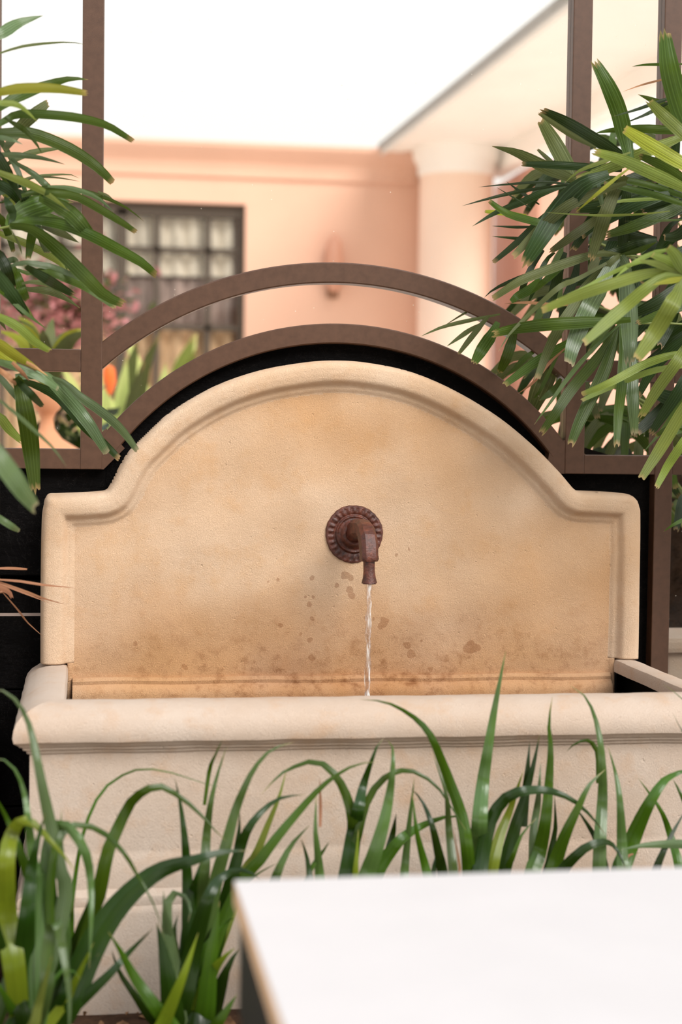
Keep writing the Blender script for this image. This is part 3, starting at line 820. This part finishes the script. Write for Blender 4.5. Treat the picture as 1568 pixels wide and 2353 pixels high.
for bx, by, top in ((1.12, -.5, 1.5), (1.2, -.55, 1.75)):
    MB().tube([(bx, by, .25), (bx-.02, by, .9), (bx-.05, by, top)], [.014, .012, .009], 10).build('stem', bpy.data.materials['palm_stem'], RF, True)
frond(RF, (1572, 630), (1.08, -.52, 1.42), -.48, ["L 26 1572,630 1501,627 1401,655 1301,690 1249,712", "L 22 1572,628 1545,604 1503,586", "Lp 17 1572,630 1515,608 1468,598", "L 28 1574,628 1556,592 1538,570", "Lp 12 1560,600 1540,575 1500,582 1451,608 1413,639", "L 28 1570,632 1526,637 1480,668 1440,702 1391,744 1345,786", "L 38 1572,634 1560,670 1545,700 1508,762 1467,820", "Yp 15 1590,634 1570,640 1526,648 1500,655", "Lp 10 1540,612 1471,602 1401,630 1351,657 1303,676"], -.55)
frond(RF, (1600, 345), (1.1, -.45, 1.85), -.3, ["L 28 1600,345 1568,305 1525,265 1496,236", "Y 32 1625,408 1568,375 1490,330 1440,299", "L 28 1625,458 1568,430 1488,393 1426,366 1373,350"], -.3)

# ------------------------------------------------------------------ strap-leaved plants in the bed
clumps = [
 ('large glossy strap-leaved plant at the left end of the basin', (-.66, -.80), -.86, """P 30 145,2090 138,2000 115,1890 100,1820 85,1745 70,1675 50,1628 25,1598 0,1585 -25,1583
V 25 90,2060 80,2000 70,1930 65,1882 58,1832 45,1788 25,1757 0,1742 -20,1742
Z 42 45,2330 38,2262 30,2200 15,2100 15,1975 30,1910 50,1887 75,1890 110,1925 150,1970 173,2001
K 44 50,2330 55,2200 62,2100 72,2000 82,1950 98,1890 104,1870
V 30 150,2280 148,2200 148,2110 145,2020 140,1930 141,1860 @.06
K 18 130,2250 128,2150 125,2060 118,1960 108,1890 @.08
V 32 92,2340 98,2150 108,1980 122,1908 138,1893 160,1903 185,1935 200,1970 208,2020 210,2100 207,2180 205,2226
S 17 110,2250 115,2050 130,1940 165,1898 200,1897 240,1915 285,1960 315,2010 345,2060 365,2110 376,2152
V 30 100,2300 110,2180 122,2120 134,2125 142,2165 152,2225 160,2300 158,2400 @-.1
L 28 70,2370 85,2325 105,2250 120,2195 @-.1
K 54 100,2380 130,2350 160,2300 200,2200 250,2110 312,2040 375,1997 450,1975 512,1957 572,1955 @.04
S 30 105,2350 130,2300 165,2210 195,2130 225,2060 238,2000 250,1950 275,1895 300,1845 338,1814 375,1808 412,1830 450,1860 487,1900 519,1932 @.1
K 26 120,2370 165,2320 250,2240 300,2185 352,2133 @.05
S 9 150,2200 165,2080 175,2000 190,1920 212,1858 237,1815 275,1785 325,1767 392,1775 475,1802 519,1809 @.2
S 28 70,2090 60,2000 40,1940 20,1890 0,1850 -20,1815 @.05
K 30 60,2380 50,2325 25,2250 0,2150 -15,2080
S 26 70,2390 40,2340 0,2270 -20,2230
K 18 125,2260 120,2200 112,2130 102,2080 90,2005 @.06
K 26 140,2270 160,2190 175,2150 197,2095 205,2060 @.06
Z 24 130,2330 170,2260 190,2220 216,2165 @.03
K 30 100,2350 120,2250 150,2150 170,2080 @.1
S 26 60,2360 80,2260 90,2150 95,2050 100,1990 @.08
K 20 40,2350 30,2250 5,2180 -20,2100 @.07
S 18 85,2340 130,2240 165,2230 185,2250 @-.05
K 24 80,2380 120,2330 150,2280 190,2230 230,2190 @.05"""),
 ('tall strap-leaved plant beside the table corner', (-.36, -.72), -.78, """Z 30 365,2380 375,2353 420,2245 456,2143 @-.08
Z 36 440,2390 450,2350 483,2245 510,2205 540,2178
K 50 400,2400 398,2340 388,2260 372,2170 360,2120
K 27 440,2290 435,2200 432,2072 430,2005 425,1930 415,1850 402,1788 @.06
V 27 432,2320 440,2200 460,2072 470,2005 475,1918 485,1842 500,1780 521,1715 @.1
S 8 470,1850 482,1768 495,1735 512,1698 @.1
V 30 445,2300 460,2200 495,2030 520,1942 540,1867 562,1810 587,1762 625,1722 674,1706 @.06
K 32 470,2290 500,2150 537,2005 555,1942 575,1897 612,1855 650,1832 702,1826 @.08
K 12 540,2000 545,1945 550,1905 551,1864 @.09
L 27 480,2250 520,2120 562,2005 587,1967 612,1905 642,1830 660,1763 @.12
S 26 460,2290 500,2150 560,2020 595,1980 632,1930 682,1870 732,1815 775,1780 820,1757 867,1750 @.05
K 38 420,2310 440,2200 480,2060 510,2015 545,1998 575,2005 599,2020
K 36 425,2330 430,2200 440,2072 450,2020 468,1965 @.05
S 13 520,2080 565,2030 600,2003 637,1984 @.1
P 28 390,2250 385,2150 385,2080 400,2052 425,2060 438,2090 432,2120
P 30 405,2290 400,2220 388,2140 378,2090 376,2045
S 40 450,2390 470,2340 485,2200 505,2070 @.03
K 36 460,2400 480,2350 520,2230 550,2180 @.03
S 32 470,2400 500,2353 545,2285
S 32 410,2390 390,2353 362,2320 312,2250 275,2182 249,2141 @-.06
K 16 380,2380 345,2340 312,2290 275,2235 256,2182 @.04
K 34 430,2390 410,2250 400,2150 410,2100 @.05
K 30 440,2380 455,2260 480,2160 500,2110 @.06
S 20 420,2380 430,2300 470,2180 520,2120 540,2110 @.04
K 24 415,2380 400,2300 440,2200 450,2160 @.03"""),
 ('small strap-leaved clump behind the back left of the table', (-.14, -.68), -.70, """V 35 610,2120 625,2050 640,2000 670,1942 712,1896
V 28 740,2110 738,2060 735,2015 730,1955 725,1905 727,1828
K 29 722,2110 718,2060 712,2012 705,1967 692,1926
S 9 700,2030 722,1985 740,1960 758,1933
S 28 780,2120 790,2060 800,2000 810,1930 810,1880 797,1830 775,1787 745,1757 712,1750 670,1765 640,1783 601,1825 @.03
B 6 736,1900 737,1855 735,1786
K 24 650,2110 640,2050 635,2010 640,1990"""),
 ('strap-leaved plant with one broad silvery blade bent over at the top', (.01, -.66), -.68, """K 40 785,2120 790,2060 800,2005 815,1905 825,1855 835,1805 852,1755 868,1712 882,1696
V 39 825,2120 830,2060 845,2008 860,1967 882,1892 895,1830 903,1767 902,1715 890,1698 @-.02
S 20 790,2120 795,2050 805,1980 820,1930 832,1880 845,1840 870,1800 902,1777 932,1770 962,1777 1000,1802 1025,1835 1050,1875 1071,1908
Z 28 815,2120 815,2060 817,2010 820,1967 824,1905
K 14 880,2000 892,1957 903,1917 911,1870 @.03
S 34 835,2120 845,2060 865,2008 890,1967 920,1930 945,1911 975,1895 1025,1877 1075,1877 @.04"""),
 ('strap-leaved plant with a thin blade arching over the basin rim', (.13, -.66), -.66, """V 24 926,2120 928,2060 930,2005 937,1930 945,1855 953,1785
S 26 992,2120 990,2060 985,2020 975,1980 957,1905 948,1820 @-.02
K 28 1024,2120 1022,2060 1017,2002 1007,1955 992,1892 970,1840 944,1811
V 23 1048,2120 1045,2060 1042,2000 1032,1905 1027,1830 1012,1780 994,1728
S 27 1082,2120 1080,2060 1078,2000 1072,1935 1060,1870 1035,1800 1010,1735 990,1690 960,1655 920,1628 880,1612 828,1607
B 10 1060,2060 1058,2000 1050,1950 1041,1898
K 30 1000,2120 995,2040 1000,1980 1010,1950 @.04"""),
 ('plant with the tallest upright strap leaf, against the middle of the basin', (.24, -.64), -.64, """V 38 1098,2120 1098,2060 1100,1960 1103,1880 1110,1800 1122,1720 1135,1640 1150,1560 1163,1495
K 32 1092,2120 1098,2050 1110,1960 1130,1880 1165,1832 1200,1818 1250,1815 1290,1825 1326,1845 1363,1880 1392,1918 @-.03
Z 36 1115,2120 1120,2060 1130,1998 1150,1918 1170,1868 1190,1810 1203,1772
K 36 1140,2120 1145,2060 1157,2000 1170,1955 1187,1892 1207,1830 1227,1755 1241,1687
K 16 1205,1900 1208,1830 1212,1780 1218,1703 @.03
S 24 1145,2120 1150,2060 1165,2000 1180,1967 1200,1917 1234,1880"""),
 ('strap-leaved plant with crossing dark blades right of the tallest leaf', (.37, -.64), -.64, """S 36 1210,2120 1215,2060 1225,2000 1240,1960 1255,1880 1262,1800 1266,1720 1262,1660 1270,1601
P 15 1222,2000 1225,1920 1235,1855 1240,1805 1243,1750 @.02
K 24 1258,2060 1262,1990 1270,1940 1277,1905 1275,1825 @.03
S 40 1258,2120 1262,2050 1276,1985 1301,1915 1331,1852 1356,1802 1392,1768 @-.02
K 29 1398,2110 1395,2050 1388,1987 1376,1940 1351,1895 1322,1853
K 31 1262,2120 1270,2050 1290,2005 1315,1975 1351,1945 1388,1934 1413,1945 1430,1975 1441,2003 @-.04
S 10 1375,1800 1374,1730 1358,1704 1340,1702 1321,1709 1302,1728 @.04"""),
 ('strap-leaved plant at the right edge with a glossy arching blade', (.53, -.66), -.64, """V 32 1374,2120 1376,2060 1378,2000 1380,1920 1385,1840 1385,1760 1378,1690 1365,1640 1345,1600 1311,1575
V 31 1436,2120 1435,2060 1432,2000 1430,1940 1425,1840 1416,1780 1398,1715
S 44 1415,2120 1425,2010 1446,1950 1471,1890 1496,1840 1526,1795 1555,1778 1585,1768 1620,1775
S 23 1575,2100 1570,2040 1558,1977 1540,1915 1521,1865 1491,1820 1467,1788 @.03
S 15 1610,1950 1590,1880 1568,1830 1547,1790 @.02
P 18 1640,1950 1580,1940 1526,1940 1476,1943 1427,1953 @-.05
K 28 1490,2110 1500,2040 1513,1985 1546,1915 1578,1858 @-.02
S 12 1645,2100 1640,1860 1612,1690 1580,1620 1550,1590 1524,1571 @.02
K 13 1650,2100 1632,1860 1605,1750 1580,1700 1560,1665 1547,1638
B 7 1440,2020 1440,1975 1452,1963 1471,1960"""),
]
for label, (bx, by), yt, specs in clumps:
    pl = thing('strap_leaved_plant', label, 'plant', (bx, by, .25), 'strap-leaved plants along the basin')
    for s in specs.splitlines():
        q = s.split(); n0 = q[2].split(',')
        rt = None
        if float(n0[1]) > 2040: rt = (bx+random.uniform(-.05, .05), by+random.uniform(-.04, .04), .25)
        traced(s, pl, by+(yt-by)*.3, yt, 's', root=rt)
    MB().lathe([(.03, .245), (.045, .26), (.04, .29), (.02, .33)], 16, (bx, by, 0)).build('crown', M['K'], pl, True)

# bed litter: bark chips and stones
v = []; f = []
for _ in range(900):
    px_, py_ = random.uniform(-1.1, .8), random.uniform(-1.1, -.46); s_ = random.uniform(.006, .02)
    b = len(v); rot = Matrix.Rotation(random.uniform(0, 6), 3, Vector((random.random(), random.random(), random.random()+.1)).normalized())
    for q in ((1, 0, 0), (-1, 0, 0), (0, .7, 0), (0, -.7, 0), (0, 0, .5), (0, 0, -.5)): v.append(Vector((px_, py_, .252))+rot @ Vector(q)*s_)
    for q in ((0, 2, 4), (2, 1, 4), (1, 3, 4), (3, 0, 4), (2, 0, 5), (1, 2, 5), (3, 1, 5), (0, 3, 5)): f.append(tuple(b+i for i in q))
o = obj('bark_mulch', v, f, simple('bark_chips', srgb(122, 90, 64), .9, .1, None, .5, 60), None, False); tag(o, 'brown bark chips and small stones on the soil under the plants', 'mulch', kind='stuff')

# terracotta pot at the left end of the basin
pt = thing('terracotta_pot', 'brown terracotta pot half hidden by leaves left of the basin', 'pot', (-.79, -.36, .25))
MB().lathe([(.05, 0), (.075, .05), (.088, .14), (.085, .22), (.06, .27), (.055, .285), (.066, .295), (.066, .31), (.05, .31), (.045, .2)], 32, (-.79, -.36, .25)).build('body', simple('brown_terracotta', srgb(120, 80, 60), .7, .25, (50, .3, .01), .15, 10), pt, True)

# ------------------------------------------------------------------ courtyard the mirror reflects, built as objects behind the panes
YB = 8.0
def wallbox(name, a, b, mat, **k): return struct(MB().box(a, b).build(name, mat), **k)
wl = MB()
for a, b in (((-8, YB, 0), (-1.6, YB+.3, 3.25)), ((.552, YB, 0), (1.9, YB+.3, 3.25)), ((-1.6, YB, 2.85), (.552, YB+.3, 3.25)), ((-1.6, YB, 0), (.552, YB+.3, .5))): wl.box(a, b)
struct(wl.build('wall_courtyard', PINK), 'pink stucco courtyard wall reflected in the mirror, built behind the panes', 'wall')
b = MB(); prof = [(0, 3.03), (.02, 3.03), (.025, 3.06), (.02, 3.075), (.035, 3.13), (.07, 3.17), (.10, 3.20), (.12, 3.225), (.12, 3.255), (0, 3.255)]
v = [(xx, YB-a, z_) for xx in (-8, 1.75) for a, z_ in prof]; k = len(prof)
b.add(v, [(j, (j+1) % k, k+(j+1) % k, k+j) for j in range(k)]+[tuple(range(k)), tuple(range(2*k-1, k-1, -1))])
struct(b.build('trim_2', PINK))
win = struct(MB().box((-1.6, YB+.05, 2.76), (.552, YB+.12, 2.85)).build('window_1', WINFR), 'dark framed window with many panes in the pink wall', 'window')
fr = MB().box((.515, YB+.04, .5), (.552, YB+.13, 2.85)).box((-1.6, YB+.04, .5), (-1.56, YB+.13, 2.85)).box((-.33, YB+.05, .5), (-.255, YB+.12, 2.8)).build('window_frame', WINFR, win)
for xx in (-.055, .30, -.70, -1.1): MB().box((xx-.02, YB+.06, .5), (xx+.02, YB+.11, 2.78)).build('glazing_bar', WINFR, win)
for zz in (2.53, 2.0): MB().box((-1.56, YB+.06, zz-.02), (.52, YB+.11, zz+.02)).build('glazing_bar', WINFR, win)
MB().box((-1.56, YB+.085, .5), (.52, YB+.09, 2.78)).build('window_pane', glass_mat('window_glass', False, 1.6), win)
MB().box((-1.9, YB+1.2, .3), (.9, YB+1.3, 3.2)).box((-1.9, YB+.3, 3.0), (.9, YB+1.2, 3.1)).build('room_interior', simple('dim_interior', srgb(120, 104, 94), .9, .1, None, .3, 2), win)
def backing(x0, x1, z0, z1, y, mat, label):  # pleated sheets added for what the window panes reflect
    v = []; f = []; n = int((x1-x0)/.012)
    for i in range(n+1):
        xx = x0+(x1-x0)*i/n; yy_ = y+.025*math.sin(xx*52)+.012*math.sin(xx*131)
        v += [(xx, yy_, z0), (xx, yy_, z1)]
    for i in range(n): f.append((2*i, 2*i+2, 2*i+3, 2*i+1))
    o = obj('backing', v, f, mat); tag(o, label, 'backing'); return o
backing(-1.55, .50, .5, 2.02, YB+.16, simple('tan_backing', srgb(232, 200, 166), .9, .1, None, .22, 7), 'tan pleated curtain added for the reflections in the lower half of the window')
backing(-1.55, .50, 2.02, 2.34, YB+.20, simple('mauve_backing', srgb(182, 162, 156), .9, .1, None, .3, 6), 'greyish mauve curtain band added across the middle of the window')
backing(-1.55, .50, 2.36, 2.82, YB+.15, simple('pale_backing', srgb(245, 236, 222), .9, .1, None, .1, 4), 'pale sheer curtain added at the top of the window')
# wing on the right: fascia, soffit, columns
def band(x0, y0, x1, y1, w, z0, z1, name, mat):
    d_ = Vector((x1-x0, y1-y0, 0)).normalized(); n_ = Vector((d_.y, -d_.x, 0))
    q = [Vector((x0, y0, 0)), Vector((x1, y1, 0)), Vector((x1, y1, 0))+n_*w, Vector((x0, y0, 0))+n_*w]
    b = MB(); b.add([p+Vector((0, 0, z0)) for p in q]+[p+Vector((0, 0, z1)) for p in q], [(0, 1, 2, 3), (7, 6, 5, 4), (0, 4, 5, 1), (1, 5, 6, 2), (2, 6, 7, 3), (3, 7, 4, 0)])
    return struct(b.build(name, mat))
# direction of the eave on the plan
ex0, ey0, ex1, ey1 = 1.475, YB, 1.72, 1.2
band(ex0, ey0, ex1, ey1, -.0, 3.2, 3.3, 'trim_3', CREAM)
band(ex0, ey0, ex1, ey1, -.08, 3.245, 3.30, 'trim_4', simple('grey_gutter', srgb(150, 140, 120), .6))
band(ex0+.0, ey0, ex1, ey1, -.16, 3.23, 3.245, 'trim_5', CREAM)
band(ex0+.16, ey0, ex1+.16, ey1, -.62, 3.24, 3.30, 'ceiling', CREAM)
band(ex0+.78, ey0, ex1+.78, ey1, -.12, 3.10, 3.30, 'trim_6', CREAM)
band(ex0+.9, ey0, ex1+.9, ey1, -.25, 3.28, 3.33, 'ceiling', CREAM)
col = thing('round_column', 'thick round pink column in the courtyard corner that the mirror reflects', 'column', (1.985, 7.75, 0))
MB().lathe([(.33, 0), (.33, .14), (.29, .18), (.27, .22), (.26, .3), (.255, 3.05)], 48, (1.985, 7.75, 0)).build('shaft', COLPINK, col, True)
MB().lathe([(.255, 3.05), (.27, 3.07), (.27, 3.12), (.30, 3.17), (.31, 3.24)], 48, (1.985, 7.75, 0)).build('capital', CREAM, col, True)
wallbox('wall_right', (2.42, 7.2, 0), (3.7, 8.4, 3.1), ROSE, label='rose stucco pier right of the round column', cat='wall')
wallbox('wall_light_block', (-9, -9.3, 0), (9, -9, 3.4), simple('tan_wall', srgb(150, 122, 100), .9, .1), label='tan wall added unseen behind the camera to block low light', cat='wall')  # unseen wall added to cut low sky light from the front
wallbox('wall_far', (-8, 10.5, 0), (8, 10.7, 1.2), CREAM, label='low pale wall beyond the courtyard', cat='wall')
c2 = thing('round_column', 'pink column of the side arcade near the right metal post', 'column', (2.75, 4.4, 0))
MB().lathe([(.30, 0), (.25, .2), (.24, .3), (.235, 3.05)], 40, (2.75, 4.4, 0)).build('shaft', ROSE, c2, True)
MB().lathe([(.235, 3.05), (.26, 3.1), (.28, 3.25)], 40, (2.75, 4.4, 0)).build('capital', CREAM, c2, True)
sc_ = thing('wall_sconce', 'small brown wall lamp on the pink wall above the arch', 'wall lamp', (1.165, YB, 2.4))
MB().box((1.125, YB-.03, 2.22), (1.205, YB, 2.36), .01).build('backplate', simple('sconce_metal', srgb(140, 100, 74), .5), sc_)
MB().lathe([(.02, 2.26), (.05, 2.3), (.062, 2.45), (.05, 2.6), (.012, 2.66)], 20, (1.165, YB-.08, 0)).build('shade', simple('sconce_shade', srgb(206, 150, 124), .6), sc_, True)

# reflected plants, built behind the panes
def bush(name, label, center, size, n, mats, cat='shrub'):
    t = thing(name, label, cat, (center[0], center[1], 0))
    MB().tube([(center[0], center[1], 0), (center[0], center[1], center[2])], [.03, .015], 8).build('stem', BARK, t, True)
    for k, mt in enumerate(mats):
        v = []; f = []; uv = []
        for _ in range(n//len(mats)):
            p = Vector(center)+Vector([random.gauss(0, .45)*s for s in size]); d_ = Vector((random.uniform(-1, 1), random.uniform(-1, 1), random.uniform(-.3, 1))).normalized()
            e = d_.cross(Vector((.2, .5, 1))).normalized(); L = random.uniform(.6, 1.2)*.07; b = len(v)
            v += [p, p+d_*L*.5+e*L*.28, p+d_*L, p+d_*L*.5-e*L*.28]; f.append((b, b+1, b+2, b+3)); uv += [(.5, 0), (1, .5), (.5, .9), (0, .5)]
        obj(('foliage', 'blossom', 'blossom')[k], v, f, mt, t, False, uv)
    return t
PK = simple('pink_petals', srgb(190, 124, 124), .6); OR_ = simple('orange_petals', srgb(236, 110, 40), .6)
q = at(135, 722, 5.2); bush('flowering_shrub', 'pink flowering shrub below the window reflected in the left pane', (q.x, 5.2, q.z), (.34, .3, .26), 1300, [M['G'], PK, PK])
def lily(name, label, base, n, L, w, mats, spread=.5, cat='plant', flower=None):
    t = thing(name, label, cat, base)
    for i in range(n):
        a = 6.283*i/n+random.uniform(-.3, .3); r_ = spread*random.uniform(.5, 1); Lz = L*random.uniform(.75, 1.1)
        p0 = Vector(base); p3 = p0+Vector((math.cos(a)*r_, math.sin(a)*r_, Lz))
        blade([p0, p0+Vector((math.cos(a)*r_*.2, math.sin(a)*r_*.2, Lz*.45)), p0+Vector((math.cos(a)*r_*.55, math.sin(a)*r_*.55, Lz*.85)), p3], w*random.uniform(.8, 1.2), 'p', random.choice(mats), t)
    if flower:
        for fx in flower: MB().lathe([(.004, -.04), (.016, -.02), (.026, .015), (.02, .045), (.003, .055)], 14, fx).build('flower', OR_, t, True)
    return t
PALE = leaf_mat('leaf_sunlit_pale', srgb(188, 200, 120), srgb(206, 212, 140), TIP, .4, .4, 5, .85)
q = at(360, 900, 4.2); lily('broad_leaved_plant', 'pale sunlit broad-leaved plant between the arched bars reflected in the mirror', (q.x, 4.2, .0), 22, 1.62, .22, [PALE, PALE, M['L']], .42)
q = at(262, 900, 3.4); lily('broad_leaved_plant', 'green leafy plant with an orange flower beside the left post', (q.x, 3.4, 0), 18, 1.52, .15, [M['G'], PALE], .26, flower=[at(251, 872, 3.0), at(252, 884, 3.02)])
q = at(108, 960, 1.6); k_ = 4.9/3739
pp = thing('terracotta_urn', 'pale terracotta urn reflected low in the left pane', 'pot', (q.x, 1.6, 0))
zt = lambda py: at(108, py, 1.6).z
MB().lathe([(.20, 0), (.20, zt(1120)), (120*k_, zt(1060)), (70*k_, zt(1030)), (34*k_, zt(1008)), (17*k_, zt(985)), (14*k_, zt(962)), (20*k_, zt(948)), (30*k_, zt(938)), (33*k_, zt(915)), (34*k_, zt(900)), (28*k_, zt(898)), (20*k_, zt(925))], 36, (q.x, 1.6, 0)).build('body', simple('pale_terracotta', srgb(214, 150, 110), .7), pp, True)
lily('potted_plant', 'yellowing plant growing from the terracotta urn', (q.x, 1.62, zt(910)), 12, .24, .045, [M['G'], M['Y']], .16)
q = at(165, 985, 2.2); bush('dark_shrub', 'dark shrub behind the terracotta urn', (q.x, 2.3, 1.1), (.16, .15, .22), 500, [M['D'], M['K']])
# palm added behind the right panes for the reflected leaves
def fan(parent, hub, direction, n, L, w, mats, droop=.35):
    hub = Vector(hub); d_ = Vector(direction).normalized(); s_ = d_.cross(Vector((0, 0, 1))).normalized(); u_ = s_.cross(d_)
    st_ = Vector((parent.location.x, parent.location.y, hub.z-.25))
    fr = MB().tube(catmull([st_, (st_+hub)/2+Vector((0, 0, .06)), hub], 8), .003, 8).build('frond', bpy.data.materials['palm_petiole'], parent, True)
    for i in range(n):
        a = (i/(n-1)-.5)*R(210)
        e = (d_*math.cos(a)+s_*math.sin(a)+u_*random.uniform(-.1, .2)).normalized(); l = L*random.uniform(.8, 1.1)
        blade([hub, hub+e*l*.35, hub+e*l*.7-Vector((0, 0, l*droop*.3)), hub+e*l-Vector((0, 0, l*droop))], w, 'r', random.choice(mats), fr, 'leaflet')
BP = thing('lady_palm', 'pale lady palm added behind the right-hand panes as the reflected leaves', 'palm', (.98, .55, 0))
for bx, top in ((.98, 1.8), (1.05, 1.5)): MB().tube([(bx, .55, 0), (bx, .55, .9), (bx-.03, .55, top)], [.016, .014, .01], 10).build('stem', BARK, BP, True)
for px_, py_, yv, n in ((1330, 400, .42, 8), (1380, 560, .5, 9), (1430, 330, .5, 8), (1460, 420, .45, 9), (1480, 560, .5, 9), (1340, 690, .45, 8), (1290, 850, .42, 7), (1400, 720, .5, 9), (1500, 700, .5, 9), (1440, 960, .45, 8), (1530, 1010, .5, 8), (1400, 1060, .5, 7), (1590, 1150, .4, 8), (1440, 900, .42, 8), (1480, 960, .42, 8), (1340, 960, .4, 6)):
    p = at(px_, py_, yv); fan(BP, p, (random.uniform(-.8, .2), random.uniform(-.3, .5), random.uniform(-.3, .3)), n, .19, .022, [M['G'], M['M'], M['D']], .5)
# foliage of the right-hand palm added unseen just beyond the frame to block light and shade the post
for k in range(12):
    p = (random.uniform(.82, 1.15), random.uniform(-.32, -.1), random.uniform(1.15, 2.1))
    fan(RP, p, (random.uniform(-.7, .5), random.uniform(-1, .1), random.uniform(-.2, .5)), 8, random.uniform(.17, .24), .024, [M['D'], M['M']], .4)
# trunk and pale planter added for the reflections in the low right pane
q = at(1600, 1300, .8)
tk = thing('bark_reflection', 'rough dark bark reflected in the low right pane, added as a trunk', 'tree', (q.x, .8, 0)); MB().tube([(q.x+.02, .8, 0), (q.x, .8, .9), (q.x+.03, .8, 1.17)], [.11, .10, .095], 24).build('trunk', BARK, tk, True)
q = at(1560, 1475, .34)
pb = thing('basin_reflection', 'reflection of the stone basin rim in the low right pane, added as a planter', 'planter', (q.x+.2, .38, 0))
MB().box((q.x-.04, .30, 0), (q.x+.5, .46, q.z-.02), .004).build('body', BASIN, pb); MB().box((q.x-.06, .28, q.z-.02), (q.x+.52, .48, q.z+.018), .012).build('rim', BASIN, pb)

# ------------------------------------------------------------------ light: hazy white sky and a broad soft sun from the front right
w = bpy.data.worlds.new('sky'); scene.world = w; w.use_nodes = True; nt = w.node_tree; nt.nodes.clear()
tc = nt.nodes.new('ShaderNodeTexCoord'); sx = nt.nodes.new('ShaderNodeSeparateXYZ'); nt.links.new(tc.outputs['Generated'], sx.inputs[0])
rm = nt.nodes.new('ShaderNodeValToRGB'); nt.links.new(sx.outputs[2], rm.inputs[0])
e = rm.color_ramp.elements; e[0].position = 0.0; e[0].color = (.97, .93, .88, 1); e[1].position = .25; e[1].color = (1.0, .985, .95, 1); e2 = e.new(.8); e2.color = (.82, .92, 1.06, 1)
bg = nt.nodes.new('ShaderNodeBackground'); bg.inputs[1].default_value = 1.14; nt.links.new(rm.outputs[0], bg.inputs[0])
wo = nt.nodes.new('ShaderNodeOutputWorld'); nt.links.new(bg.outputs[0], wo.inputs[0])
sd = bpy.data.lights.new('sun', 'SUN'); sd.energy = 4.0; sd.angle = R(36); sd.color = (1.0, .965, .92)
so = bpy.data.objects.new('sun', sd); COL.objects.link(so)
so.rotation_euler = Vector((.68, -1.0, 1.05)).to_track_quat('Z', 'Y').to_euler()
